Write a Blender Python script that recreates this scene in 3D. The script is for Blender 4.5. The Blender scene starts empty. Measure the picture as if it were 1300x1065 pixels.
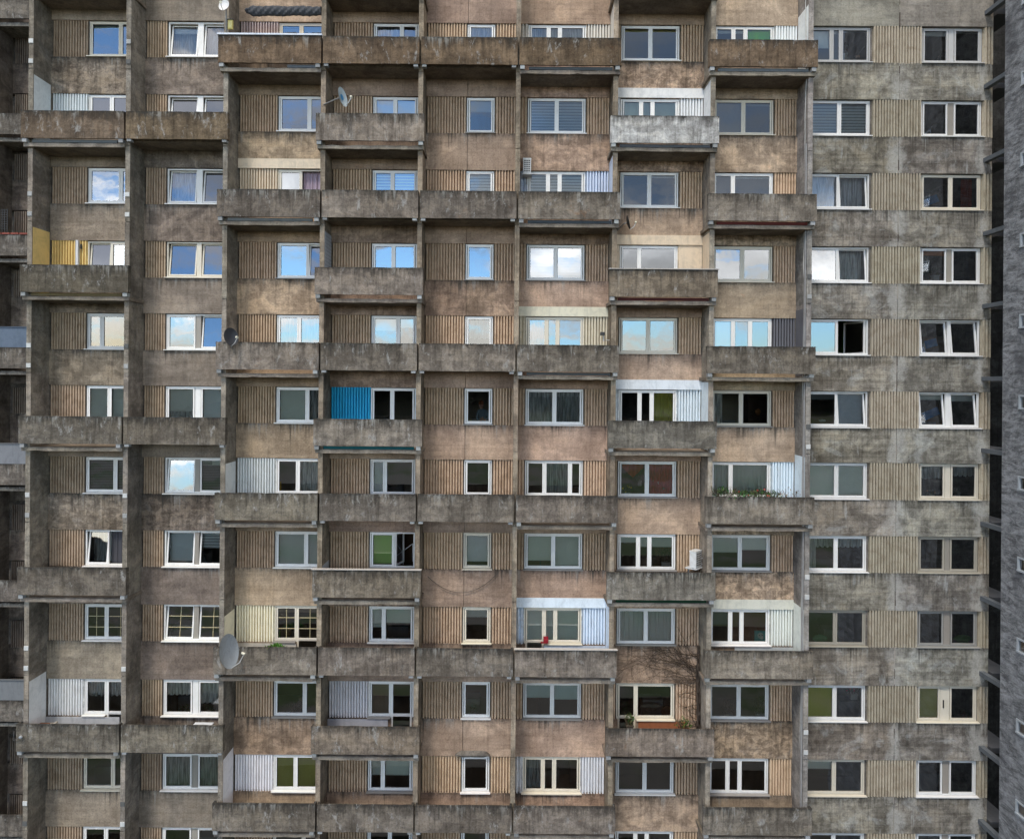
import bpy, math, random
from mathutils import Vector, Matrix
R = random.Random(11)
sc = bpy.context.scene
COL = sc.collection
# ------------------------------------------------------------------ measures
D, S, TH = 28.0, 33.0, 0.0080            # camera distance (m), pixels per metre on the wall, camera roll
FW, FH, HY = 1300.0, 1065.0, 488.0
def at(px, py, d=0.0):
    """world X, Z of something seen at a photo pixel, standing d metres in front of the wall"""
    u, v = px - 650, py - HY
    k = (D - d) / D / S
    return (u * math.cos(TH) + v * math.sin(TH)) * k, -(-u * math.sin(TH) + v * math.cos(TH)) * k
T = {-1: -61, 0: 32, 1: 125, 2: 218, 3: 311, 4: 402.5, 5: 494, 6: 584.5, 7: 677, 8: 771, 9: 866, 10: 960, 11: 1053, 12: 1146}
WT = {r: (HY - t) / S for r, t in T.items()}          # height of the window heads
GZ = -24.0
FIN = [0.145 + 3.6 * k for k in range(-5, 4)]          # partition walls between the bays (centres)
FT = 0.075
COLS = 'ABCDEFGH'
BX = {c: (FIN[i] + FT, FIN[i + 1] - FT) for i, c in enumerate(COLS)}
BX['I'] = (FIN[8] + FT, (1137 - 650) / S - .01)
BX['J'] = ((1137 - 650) / S + .01, 18.34)
WX = {'A': (110, 174), 'B': (210.5, 292), 'C': (351, 414), 'D': (471, 528), 'E': (590, 625), 'F': (667.5, 740.5), 'G': (785.5, 859), 'H': (903, 979), 'I': (1024, 1101.5), 'J': (1166.5, 1243)}
WX = {c: ((a - 650) / S, (b - 650) / S) for c, (a, b) in WX.items()}
ROWS = range(0, 12)
def has_balcony(c, r):
    if c in 'CEFH': return r % 2 == 0
    if c == 'D': return True
    if c in 'AG': return r % 2 == 1
    if c == 'B': return r % 4 == 1
    return False
def has_beam(c, r):
    return (c in 'CFH' and r % 2 == 0) or (c in 'DAG' and r % 2 == 1)

# ------------------------------------------------------------------ mesh builder
class MB:
    def __init__(s): s.v = []; s.f = []; s.c = []; s.h = []; s.smooth = False
    def quad(s, pts, col=(1, 1, 1), hs=None):
        n = len(s.v); s.v += [tuple(p) for p in pts]; s.h += hs or [.5] * len(pts)
        s.f.append(tuple(range(n, n + len(pts)))); s.c.append(col)
    def box(s, x0, x1, y0, y1, z0, z1, col=(1, 1, 1)):
        n = len(s.v)
        for x in (x0, x1):
            for y in (y0, y1):
                for z in (z0, z1):
                    s.v.append((x, y, z)); s.h.append(0. if z == z0 else 1.)
        for f in ((0, 1, 3, 2), (4, 6, 7, 5), (0, 4, 5, 1), (2, 3, 7, 6), (0, 2, 6, 4), (1, 5, 7, 3)):
            s.f.append(tuple(n + i for i in f)); s.c.append(col)
        return s
    def grid(s, nx, nz, fn, col=(1, 1, 1)):
        n = len(s.v)
        for i in range(nx + 1):
            for j in range(nz + 1):
                s.v.append(fn(i / nx, j / nz)); s.h.append(j / nz)
        for i in range(nx):
            for j in range(nz):
                a = n + i * (nz + 1) + j
                s.f.append((a, a + nz + 1, a + nz + 2, a + 1)); s.c.append(col)
    def tube(s, pts, rad, col=(1, 1, 1), n=6, cap=True):
        pts = [Vector(p) for p in pts]; rings = []
        for i, p in enumerate(pts):
            t = (pts[min(i + 1, len(pts) - 1)] - pts[max(i - 1, 0)]).normalized()
            a = t.cross(Vector((0, 0, 1)) if abs(t.z) < .9 else Vector((1, 0, 0))).normalized(); b = t.cross(a)
            r = rad[i] if isinstance(rad, (list, tuple)) else rad
            m = len(s.v); rings.append(m)
            for k in range(n):
                q = p + (a * math.cos(6.28319 * k / n) + b * math.sin(6.28319 * k / n)) * r
                s.v.append(tuple(q)); s.h.append(.5)
        for a, b in zip(rings, rings[1:]):
            for k in range(n):
                s.f.append((a + k, a + (k + 1) % n, b + (k + 1) % n, b + k)); s.c.append(col)
        if cap:
            s.f.append(tuple(rings[0] + k for k in range(n))[::-1]); s.c.append(col)
            s.f.append(tuple(rings[-1] + k for k in range(n))); s.c.append(col)
    def blob(s, c, rx, ry, rz, col=(1, 1, 1), n=10, m=7, jit=0.):
        base = len(s.v)
        for i in range(m + 1):
            for k in range(n):
                a, b = math.pi * i / m, 6.28319 * k / n
                j = 1 + R.uniform(-jit, jit)
                s.v.append((c[0] + rx * j * math.sin(a) * math.cos(b), c[1] + ry * j * math.sin(a) * math.sin(b), c[2] + rz * j * math.cos(a))); s.h.append(.5)
        for i in range(m):
            for k in range(n):
                s.f.append((base + i * n + k, base + i * n + (k + 1) % n, base + (i + 1) * n + (k + 1) % n, base + (i + 1) * n + k)); s.c.append(col)
    def add(s, o):
        n = len(s.v); s.v += o.v; s.h += o.h; s.c += o.c
        s.f += [tuple(n + i for i in f) for f in o.f]
    def xf(s, M, start=0):
        s.v[start:] = [tuple(M @ Vector(p)) for p in s.v[start:]]; return s
    def build(s, name, mat, parent=None, kind=None, smooth=False, origin=None):
        xs = [p[0] for p in s.v]; ys = [p[1] for p in s.v]; zs = [p[2] for p in s.v]
        o = Vector(origin) if origin else Vector(((min(xs) + max(xs)) / 2, (min(ys) + max(ys)) / 2, min(zs)))
        me = bpy.data.meshes.new(name)
        me.from_pydata([tuple(Vector(p) - o) for p in s.v], [], s.f)
        ca = me.attributes.new('tint', 'FLOAT_COLOR', 'FACE')
        ca.data.foreach_set('color', [q for c in s.c for q in (c[0], c[1], c[2], 1.)])
        ha = me.attributes.new('hgt', 'FLOAT', 'POINT')
        ha.data.foreach_set('value', s.h)
        me.materials.append(mat)
        if smooth: me.polygons.foreach_set('use_smooth', [True] * len(me.polygons))
        me.update()
        ob = bpy.data.objects.new(name, me); COL.objects.link(ob)
        ob.location = o
        if parent: ob.parent = parent; ob.location = o - wpos(parent)
        if kind: ob['kind'] = kind
        return ob
def wpos(o):
    p = Vector((0, 0, 0))
    while o: p += o.location; o = o.parent
    return p
def thing(name, label, cat, loc, group=None):
    o = bpy.data.objects.new(name, None); COL.objects.link(o); o.location = loc; o.empty_display_size = .2
    return tag(o, label, cat, group)
def tag(o, label, cat, group=None):
    o['label'] = label; o['category'] = cat
    if group: o['group'] = group
    return o

# ------------------------------------------------------------------ materials
class N:
    def __init__(s, name):
        s.m = bpy.data.materials.new(name); s.m.use_nodes = True; s.t = s.m.node_tree; s.t.nodes.clear()
        s.out = s.n('ShaderNodeOutputMaterial')
        s.geo = None
    def n(s, t, **k):
        x = s.t.nodes.new(t)
        for a, b in k.items(): setattr(x, a, b)
        return x
    def l(s, a, b): s.t.links.new(a, b)
    def pos(s, sc=(1, 1, 1), off=(0, 0, 0), rot=(0, 0, 0)):
        if not s.geo: s.geo = s.n('ShaderNodeNewGeometry')
        m = s.n('ShaderNodeMapping'); m.inputs['Scale'].default_value = sc; m.inputs['Location'].default_value = off; m.inputs['Rotation'].default_value = rot
        s.l(s.geo.outputs['Position'], m.inputs[0]); return m.outputs[0]
    def noise(s, vec, scale=1, detail=4, rough=.6, dist=0.):
        x = s.n('ShaderNodeTexNoise'); x.inputs['Scale'].default_value = scale; x.inputs['Detail'].default_value = detail
        x.inputs['Roughness'].default_value = rough; x.inputs['Distortion'].default_value = dist
        s.l(vec, x.inputs['Vector']); return x.outputs['Fac']
    def ramp(s, fac, lo, hi, a=0., b=1.):
        x = s.n('ShaderNodeMapRange'); x.interpolation_type = 'SMOOTHSTEP'
        for i, v in enumerate((lo, hi, a, b)): x.inputs[i + 1].default_value = v
        s.l(fac, x.inputs[0]); return x.outputs[0]
    def mix(s, fac, a, b, mode='MIX'):
        x = s.n('ShaderNodeMix', data_type='RGBA', blend_type=mode)
        for sock, v in ((x.inputs[0], fac), (x.inputs[6], a), (x.inputs[7], b)):
            if isinstance(v, (int, float)): sock.default_value = v
            elif isinstance(v, tuple): sock.default_value = (*v, 1)
            else: s.l(v, sock)
        return x.outputs[2]
    def math(s, op, a, b=None):
        x = s.n('ShaderNodeMath', operation=op)
        for i, v in enumerate((a, b)):
            if v is None: continue
            if isinstance(v, (int, float)): x.inputs[i].default_value = v
            else: s.l(v, x.inputs[i])
        return x.outputs[0]
    def attr(s, name, col=True):
        x = s.n('ShaderNodeAttribute'); x.attribute_name = name; return x.outputs['Color' if col else 'Fac']
    def pbr(s, col, rough=.9, bump=None, bs=.3, bd=.02, spec=.3, metal=0.):
        p = s.n('ShaderNodeBsdfPrincipled')
        if isinstance(col, tuple): p.inputs['Base Color'].default_value = (*col, 1)
        else: s.l(col, p.inputs['Base Color'])
        p.inputs['Roughness'].default_value = rough; p.inputs['Specular IOR Level'].default_value = spec; p.inputs['Metallic'].default_value = metal
        if bump is not None:
            b = s.n('ShaderNodeBump'); b.inputs['Strength'].default_value = bs; b.inputs['Distance'].default_value = bd
            s.l(bump, b.inputs['Height']); s.l(b.outputs[0], p.inputs['Normal'])
        s.l(p.outputs[0], s.out.inputs[0]); s.p = p; return s.m
def rgb(s): return s

def mat_concrete(name, streak=.4, top_dirt=0., lime=.0, blotch=.5, grain=.5, chips=.65, sz=1., seed=0., band=.35):
    k = N(name)
    base = k.attr('tint')
    big = k.noise(k.pos((.35, .35, .5), (seed, 0, seed)), 1, 5, .65, .6)
    med = k.noise(k.pos((1, 1, 1.3), (7 + seed, 3, 1)), 1.35 * sz, 9, .7, .5)
    mott = k.noise(k.pos((1, 1, 1), (1, 9, 4)), 6, 6, .75, .8)
    fine = k.noise(k.pos((1, 1, 1.2)), 15, 6, .85)
    stk = k.noise(k.pos((7, 2, .55), (3, 0, 8)), 1, 6, .72)
    stk2 = k.noise(k.pos((2.2, 2, .25), (13, 0, 5)), 1, 5, .6, .3)
    hor = k.noise(k.pos((.35, 1, 7.), (1, 0, 2)), 1, 4, .6)
    c = k.mix(k.ramp(big, .38, .62, 0, blotch * .8), base, k.mix(1., base, (.60, .58, .55), 'MULTIPLY'))
    c = k.mix(k.ramp(med, .44, .60, 0, blotch * .75), c, k.mix(1., c, (.46, .44, .43), 'MULTIPLY'))
    c = k.mix(k.ramp(med, .53, .36, 0, blotch * .75), c, k.mix(1., c, (1.40, 1.35, 1.26), 'MULTIPLY'))
    c = k.mix(k.ramp(hor, .45, .62, 0, band), c, k.mix(1., c, (.66, .65, .63), 'MULTIPLY'))
    c = k.mix(k.ramp(mott, .42, .64, 0, grain), c, k.mix(1., c, (.6, .585, .57), 'MULTIPLY'))
    c = k.mix(k.ramp(stk, .46, .66, 0, streak), c, k.mix(1., c, (.36, .355, .35), 'MULTIPLY'))
    c = k.mix(k.ramp(stk2, .52, .68, 0, streak * .8), c, k.mix(1., c, (.48, .46, .44), 'MULTIPLY'))
    if lime:
        a = k.ramp(k.noise(k.pos((.8, .8, 1.), (40, 2, 9)), 1.0, 9, .68, .5), .54, .64, 0, lime)
        c = k.mix(a, c, k.mix(.5, (.40, .42, .42), k.mix(1., c, (1.6, 1.65, 1.7), 'MULTIPLY')))
        a = k.ramp(k.noise(k.pos((3.2, 1, .5), (4, 2, 31)), 1., 6, .66, .2), .6, .7, 0, lime)
        c = k.mix(a, c, (.42, .43, .42))
        if lime > .5:   # pale filler smeared along the panel joint and the outer corner
            sx = k.n('ShaderNodeSeparateXYZ'); k.l(k.geo.outputs['Position'], sx.inputs[0])
            wv = k.math('MULTIPLY', k.math('SUBTRACT', k.noise(k.pos((.9, .9, .9), (2, 2, 2)), 1.3, 7, .7, .4), .5), 5.)
            for xc, wd in ((14.75, .42), (17.95, .32)):
                dd = k.math('ABSOLUTE', k.math('SUBTRACT', sx.outputs[0], xc))
                e = k.math('ADD', k.math('DIVIDE', dd, wd), wv)
                c = k.mix(k.ramp(e, 1.0, .0, 0, .65), c, (.44, .43, .40))
    if top_dirt:
        h = k.attr('hgt', False)
        e = k.math('ADD', h, k.math('MULTIPLY', k.math('SUBTRACT', k.noise(k.pos((4.5, 1, .7), (5, 5, 0)), 1, 6, .75), .5), 1.5))
        c = k.mix(k.ramp(e, .70 if not chips else .58, 1.2 if not chips else 1.1, 0, top_dirt), c, k.mix(.8, c, (.03, .027, .023)))
        for vec, lo, hi, cc_ in (((11, 1, .12), .80, 1.12, (.05, .047, .04)), ((8, 1, .10), .86, 1.1, (.40, .39, .36))):
            dn = k.noise(k.pos(vec, (seed + lo * 50, 1, 3)), 1, 3, .6)
            dn2 = k.ramp(k.noise(k.pos((1.3, 1, .2), (seed + hi * 30, 1, 3)), 1, 2, .5), .5, .62)
            c = k.mix(k.math('MULTIPLY', k.math('MULTIPLY', k.ramp(k.math('ADD', k.math('MULTIPLY', h, .45), dn), lo, hi - .06), dn2), .8 if cc_[0] < .1 else .45), c, cc_)
        e2 = k.math('ADD', h, k.math('MULTIPLY', k.math('SUBTRACT', k.noise(k.pos((9, 1, 2), (5, 8, 0)), 1, 4, .7), .5), .5))
        c = k.mix(k.ramp(e2, .93, 1.02, 0, top_dirt * .9), c, (.035, .033, .03))
        ru = k.ramp(k.noise(k.pos((1.1, 1, 1.4), (55, 8, 3)), 1, 7, .75, .4), .62, .72, 0, .6 if chips else .25)
        c = k.mix(ru, c, k.mix(1., c, (1.25, .86, .62), 'MULTIPLY'))
        w = k.ramp(k.noise(k.pos((3.5, 1, 1.6), (25, 8, 3)), 1, 8, .78, .4), .56, .66, 0, chips)
        if chips: c = k.mix(w, c, (.37, .365, .35))
    c = k.mix(k.ramp(fine, .48, .66, 0, .75), c, k.mix(1., c, (.55, .53, .50), 'MULTIPLY'))
    c = k.mix(k.ramp(fine, .46, .32, 0, .6), c, k.mix(1., c, (1.35, 1.33, 1.3), 'MULTIPLY'))
    bump = k.math('ADD', mott, k.math('MULTIPLY', fine, .4))
    return k.pbr(c, .93, bump, .5, .03, .15)
M_WALL = mat_concrete('weathered_render', .40, .55, 0., .85, .5, .0)
M_WALL2 = mat_concrete('patched_render', .25, .45, 0., .6, .35, .0, .45, 20)
M_WALL3 = mat_concrete('rough_stained_render', .6, .7, .25, 1., .7, .0, 2.1, 40)
M_GABLE = mat_concrete('limewashed_concrete', .5, .5, .6, .95, .5, .0, .75, 60, .75)
M_PARA = mat_concrete('stained_parapet_concrete', .55, .9, 0, .75, .6)
M_FIN = mat_concrete('partition_concrete', .45, 0, .12, .7, .45)
M_CORRP = None
M_CEIL = mat_concrete('soffit_concrete', .1, 0, 0, .6, .4)
def mat_dirtpaint(name, rough, streak, dirtc, amt, spec=.4):
    k = N(name); base = k.attr('tint')
    n1 = k.noise(k.pos((5, 2, .9)), 1, 6, .7); n2 = k.noise(k.pos(), 2.4, 7, .7, 1); n3 = k.noise(k.pos((1, 1, 1), (4, 4, 4)), 22, 4, .75)
    c = k.mix(k.ramp(n1, .46, .7, 0, streak), base, k.mix(1., base, dirtc, 'MULTIPLY'))
    c = k.mix(k.ramp(n2, .44, .66, 0, amt), c, k.mix(1., c, dirtc, 'MULTIPLY'))
    c = k.mix(k.ramp(n3, .5, .75, 0, amt * .8), c, k.mix(1., c, dirtc, 'MULTIPLY'))
    return k.pbr(c, rough, n3, .15, .01, spec)
M_CORR = mat_dirtpaint('corrugated_sheet', .8, .5, (.50, .45, .40), .5, .2)
M_FRAME = mat_dirtpaint('window_plastic', .38, .2, (.72, .70, .66), .15, .5)
M_PAINT = mat_dirtpaint('thin_wall_paint', .7, .35, (.62, .64, .66), .4, .25)
M_METAL = mat_dirtpaint('painted_metal', .45, .3, (.6, .55, .5), .4, .5)
M_ROOM = mat_dirtpaint('room_plaster', .85, .05, (.8, .8, .8), .1, .2)
M_FAB = mat_dirtpaint('blind_fabric', .9, .06, (.85, .86, .84), .08, .1)
M_LEAF = mat_dirtpaint('leaves', .6, .1, (.5, .6, .4), .4, .3)
M_TWIG = mat_dirtpaint('dry_twigs', .95, .1, (.6, .55, .5), .4, .1)
M_SKIN = mat_dirtpaint('skin_and_cloth', .7, .0, (.9, .9, .9), .1, .3)
M_CORRP = mat_dirtpaint('painted_corrugated_sheet', .6, .35, (.62, .60, .58), .25, .3)
def mat_glass():
    k = N('window_glass')
    wav = k.noise(k.pos((1.3, 1.3, 1.)), 1.0, 2, .5)
    b = k.n('ShaderNodeBump'); b.inputs['Strength'].default_value = .10; b.inputs['Distance'].default_value = .03; k.l(wav, b.inputs['Height'])
    g = k.n('ShaderNodeBsdfGlossy'); g.inputs['Roughness'].default_value = .012; g.inputs['Color'].default_value = (.96, .98, 1, 1)
    k.l(b.outputs[0], g.inputs['Normal'])
    t = k.n('ShaderNodeBsdfTransparent'); t.inputs['Color'].default_value = (.93, .95, .94, 1)
    f = k.n('ShaderNodeFresnel'); f.inputs['IOR'].default_value = 2.85
    dirt = k.n('ShaderNodeBsdfDiffuse'); dirt.inputs['Color'].default_value = (.3, .3, .28, 1)
    m = k.n('ShaderNodeMixShader'); k.l(f.outputs[0], m.inputs[0]); k.l(t.outputs[0], m.inputs[1]); k.l(g.outputs[0], m.inputs[2])
    m2 = k.n('ShaderNodeMixShader'); k.l(k.ramp(k.noise(k.pos((3, 1, 1.5)), 2, 6, .7), .4, .8, .0, .03), m2.inputs[0]); k.l(m.outputs[0], m2.inputs[1]); k.l(dirt.outputs[0], m2.inputs[2])
    k.l(m2.outputs[0], k.out.inputs[0]); return k.m
M_GLASS = mat_glass()
def mat_net():
    k = N('net_curtain'); d = k.n('ShaderNodeBsdfDiffuse'); t = k.n('ShaderNodeBsdfTransparent'); k.l(k.attr('tint'), d.inputs['Color'])
    x = k.noise(k.pos((26, 1, 1.5)), 1, 3, .6)
    m = k.n('ShaderNodeMixShader'); k.l(k.ramp(x, .35, .65, .42, .92), m.inputs[0]); k.l(t.outputs[0], m.inputs[1]); k.l(d.outputs[0], m.inputs[2])
    k.l(m.outputs[0], k.out.inputs[0]); return k.m
M_NET = mat_net()
def mat_ground():
    k = N('ground_cover')
    a = k.noise(k.pos(), .06, 6, .6, .5); b = k.noise(k.pos(), 1.5, 6, .7)
    c = k.mix(k.ramp(a, .45, .55), (.035, .05, .022), (.075, .072, .068))
    c = k.mix(k.ramp(b, .35, .7, 0, .5), c, k.mix(1., c, (.5, .5, .5), 'MULTIPLY'))
    return k.pbr(c, .95, b, .4, .05, .1)
M_GROUND = mat_ground()

# ------------------------------------------------------------------ colours
def jit(c, a=.08, h=.012):
    k = 1 + R.uniform(-a, a); return tuple(max(0, x * k * (1 + R.uniform(-h, h))) for x in c)
WALLC = {'A': (0.412, 0.339, 0.268), 'B': (0.331, 0.276, 0.230), 'C': (0.546, 0.410, 0.290), 'D': (0.496, 0.368, 0.280), 'E': (0.515, 0.379, 0.290), 'F': (0.567, 0.410, 0.310), 'G': (0.577, 0.429, 0.321), 'H': (0.577, 0.444, 0.331), 'I': (.40, .37, .32), 'J': (.37, .35, .31)}
WHITE = (.72, .73, .74)
CORR = (.62, .455, .31)
PAINTED = {  # cell: (sheet colour, side panel on fin or None, band above window or None)
    'A1': ((0.732, 0.781, 0.792), 'L', None), 'A3': ((.82, .60, .24), 'L', None), 'A9': ((0.805, 0.805, 0.792), 'L', None), 'C0': ((0.610, 0.488, 0.456), None, None),
    'C2': ((0.732, 0.610, 0.456), None, (0.756, 0.634, 0.480)), 'C6': ((0.732, 0.756, 0.744), 'l', None), 'C8': ((0.927, 0.854, 0.648), 'l', None), 'C10': ((0.878, 0.854, 0.864), 'L', None),
    'D5': ((.03, .46, .74), None, None), 'D9': ((0.756, 0.720, 0.720), None, None), 'F0': ((0.732, 0.683, 0.600), 'R', None), 'F2': ((0.634, 0.708, 0.840), 'R', None),
    'F4': ((0.708, 0.634, 0.480), None, (0.756, 0.708, 0.552)), 'F8': ((0.756, 0.854, 0.960), 'R', (0.805, 0.891, 0.960)), 'F10': ((0.805, 0.805, 0.816), None, None),
    'G1': ((0.830, 0.842, 0.840), 'R', (0.830, 0.817, 0.792)), 'G3': ((0.756, 0.610, 0.444), 'R', (0.756, 0.610, 0.444)), 'G5': ((0.756, 0.830, 0.864), 'R', (0.781, 0.817, 0.852)),
    'H0': ((0.854, 0.878, 0.864), 'R', None), 'H4': ((.14, .14, .155), 'R', None), 'H6': ((.76, .86, .92), 'R', None), 'H8': ((0.805, 0.830, 0.768), 'R', (0.683, 0.671, 0.576)), }

# ------------------------------------------------------------------ the block
block = thing('apartment_block', 'weathered grey-brown concrete apartment block filling the view, with loggias, balconies and corrugated infill sheets', 'apartment block', (0, 2, GZ))
REG = {}
def part(name, mb, mat, area=None):
    """collected, then the hundred largest of a kind become parts and the rest one part"""
    xs = [p[0] for p in mb.v]; zs = [p[2] for p in mb.v]
    x0, x1, z0, z1 = max(min(xs), -19.5), min(max(xs), 19.5), max(min(zs), -17.2), min(max(zs), 14.6)
    REG.setdefault(name, []).append((max(0, x1 - x0) * max(0, z1 - z0) + 1e-4 * (max(xs) - min(xs)), len(REG.get(name, [])), mb, mat))
def flush_parts():
    for name, L in REG.items():
        L.sort(key=lambda t: (-t[0], t[1]))
        for a, _, mb, mat in L[:100]: mb.build(name, mat, block)
        rest = L[100:]
        if rest:
            mats = {}
            for a, _, mb, mat in rest: mats.setdefault(mat.name, (mat, MB()))[1].add(mb)
            big = max(mats.values(), key=lambda t: len(t[1].f))
            m = MB()
            for a, _, mb, mat in rest: m.add(mb)
            m.build(name, big[0], block, 'stuff')

# window table: sections 'weight type covers' ; type s fixed, t tilted in at the top, o swung open, d door, m with glazing bars, p post
SPEC = {
'A0': '40 s Bt.12|24 s', 'A1': '28 s|34 s', 'A2': '41 s|22 s', 'A3': '29 t|34 s', 'A4': '18 s|46 s', 'A5': '28 s Bg1|34 s Bg1', 'A6': '37 s Vd1|26 s Vd1', 'A7': '28 t Cd|34 o Cx', 'A8': '27 m|36 m', 'A9': '27 s Ln.5|34 d Ln.5', 'A10': '37 s|26 s', 'A11': '28 s|34 d Cn',
'B0': '36 t Bw.2 Cb|7 p|36 t Cb', 'B1': '36 t|7 p|36 t', 'B2': '36 t Cb|7 p|36 t', 'B3': '36 t|6 p|36 t', 'B4': '36 s|6 p|36 t', 'B5': '36 s Bg.72 Cn|7 p|36 s Bw.94', 'B6': '36 t|6 p|36 s Bg.18 Vd1', 'B7': '36 t Bw.93|5 p|36 t Vw.52', 'B8': '36 tm|6 p|36 tm', 'B9': '36 s Ln.45|7 p|36 s Ln.7', 'B10': '36 s Cd|7 p|36 s Cd', 'B11': '36 s|7 p|36 s',
'C0': '27 s Vw1|34 s Bw1', 'C1': '40 s|24 s', 'C2': '30 s Bp.95|34 o Cm', 'C3': '40 s|24 t', 'C4': '27 s Cb|34 s Cb', 'C5': '41 s Bg1|24 s Cd', 'C6': '27 s|34 s Cn', 'C7': '41 s Bh1|24 s Bh1', 'C8': '27 m Bn.18|34 dm Bn.18', 'C9': '40 s|24 s', 'C10': '27 s Bo1|34 s Bo1', 'C11': '40 s|24 s Cn',
'D0': '36 s Cb|21 s', 'D1': '28 s Bw.9|29 s Bw.9', 'D2': '25 s Vw.92|32 s Vw.7', 'D3': '27 s|30 s Bw.04', 'D4': '34 s Bg.4|23 s Bg.3', 'D5': '27 s|30 s', 'D6': '18 s Bw1|39 s', 'D7': '31 s BG.93|26 o', 'D8': '18 s Bg.62|39 s Bg.48', 'D9': '28 s Bn.97|28 d', 'D10': '18 s Bg.6|38 s Bg.6', 'D11': '28 s Cn|28 d',
'E0': '35 s Cn', 'E1': '35 s Bb.35', 'E2': '35 s Vw1', 'E3': '35 s Bw.08', 'E4': '35 s Ln.6', 'E5': '35 s', 'E6': '35 s', 'E7': '35 s Bw.84', 'E8': '35 s Bg.28', 'E9': '35 s', 'E10': '35 s', 'E11': '35 s Bg.5',
'F0': '25 s Cn|15 s Cn|33 s Cn', 'F1': '36 s Vb.95|36 s Vb.92', 'F2': '25 s Vw1|15 s Vw1|31 s Vw1', 'F3': '36 s Vw1|36 s Vw1', 'F4': '26 s Cb|15 s|34 s', 'F5': '36 s Cd Ln.16|36 s Cd Ln.16', 'F6': '24 s|34 s Cd|15 s', 'F7': '36 s Bg.8|36 s Bg.94', 'F8': '25 d Bg1|15 s Bg1|33 s Bg1', 'F9': '36 s Bt.45|36 s Bt.5', 'F10': '25 s Cd|15 s|33 s', 'F11': '36 s Bg.5|36 s',
'G0': '36 s Bo.09|36 s Bo.09', 'G1': '25 s Bt.95|15 s Bt1|33 s Bt1', 'G2': '36 s Bw.05|36 s Bw.08', 'G3': '24 s|49 s', 'G4': '36 s|36 s', 'G5': '26 s|16 s|31 s Co', 'G6': '36 s|36 s Cr', 'G7': '26 s Bg.22|15 s Bg.35|33 s Bg.35', 'G8': '36 s Cg|36 s Cg', 'G9': '24 d|49 s Bw.08', 'G10': '36 s|36 s', 'G11': '25 s|15 s|33 s Bg.6',
'H0': '24 s Bw.12|16 s Bw.12|36 s BV1', 'H1': '36 s Bk1|36 s Bk.1', 'H2': '25 s|51 s Bw.08', 'H3': '36 s|36 s', 'H4': '26 s Bp1|22 s|26 s', 'H5': '36 s Ch|36 s', 'H6': '25 s Cg|51 s Cg', 'H7': '36 s Bg.5|36 s Bg.42', 'H8': '26 s Bk.45|15 s BN1|35 s BN1', 'H9': '36 s|36 s', 'H10': '24 s|16 s|36 s', 'H11': '36 s|36 s Bw.3',
'I0': '27 s Bw.55|12 s Bw.1|36 s Bw.05', 'I1': '38 s Vb1|38 s Vb1', 'I2': '38 s Cb|38 t Cb', 'I3': '38 s|38 t Cn', 'I4': '38 s|38 o', 'I5': '38 s Bd.2|38 t Bb1', 'I6': '38 s Bg1|38 s Bg.93', 'I7': '38 s Ch Ln.3|38 s Ln.3', 'I8': '38 s|38 s', 'I9': '38 s Bo1|38 s', 'I10': '38 s Bg.3|38 s', 'I11': '38 s Bg.6|38 s Bg.6',
'J0': '34 s Bw.15|7 p|35 s Bw.05', 'J1': '34 s|7 p|35 s', 'J2': '38 s|38 s', 'J3': '34 s Bz.16|6 p|36 s Cx', 'J4': '36 t|4 p|36 t', 'J5': '34 t Bg.18|7 p|35 t Bg.22', 'J6': '34 s Ln.4|7 p|35 s Ln.32', 'J7': '34 s|6 p|35 s', 'J8': '34 s|8 p|34 s', 'J9': '30 s Bo1|12 P|34 s Bb.05', 'J10': '34 s|8 p|34 s', 'J11': '34 s Bg.4|8 p|34 s',
}
FAB = {'g': (.90, .92, .84), 'w': (.90, .92, .90), 't': (.68, .80, .76), 'h': (.76, .80, .74), 'o': (.72, .66, .22), 'n': (.38, .28, .20), 'N': (.22, .10, .06), 'G': (.70, .90, .38), 'V': (.34, .85, .06), 'b': (.50, .58, .62), 'p': (.90, .84, .84), 'k': (.22, .23, .24), 'd': (.17, .18, .18), 'z': (.62, .24, .10)}
CUR = {'n': (.92, .92, .90), 'b': (.75, .78, .84), 'd': (.66, .68, .66), 'x': (.09, .09, .10), 'm': (.40, .32, .38), 'o': (.60, .58, .14), 'r': (.55, .09, .08), 'g': (.76, .78, .72), 'h': (.9, .9, .84)}
GREYFRAME = {'J7': .62, 'J8': .42, 'I8': .55, 'I0': .62, 'A4': .85, 'J0': .75}
INT = [(.30, .26, .19), (.42, .34, .22), (.14, .16, .13), (.40, .37, .32), (.26, .15, .09), (.10, .14, .10), (.06, .05, .04), (.08, .07, .07)]

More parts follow.
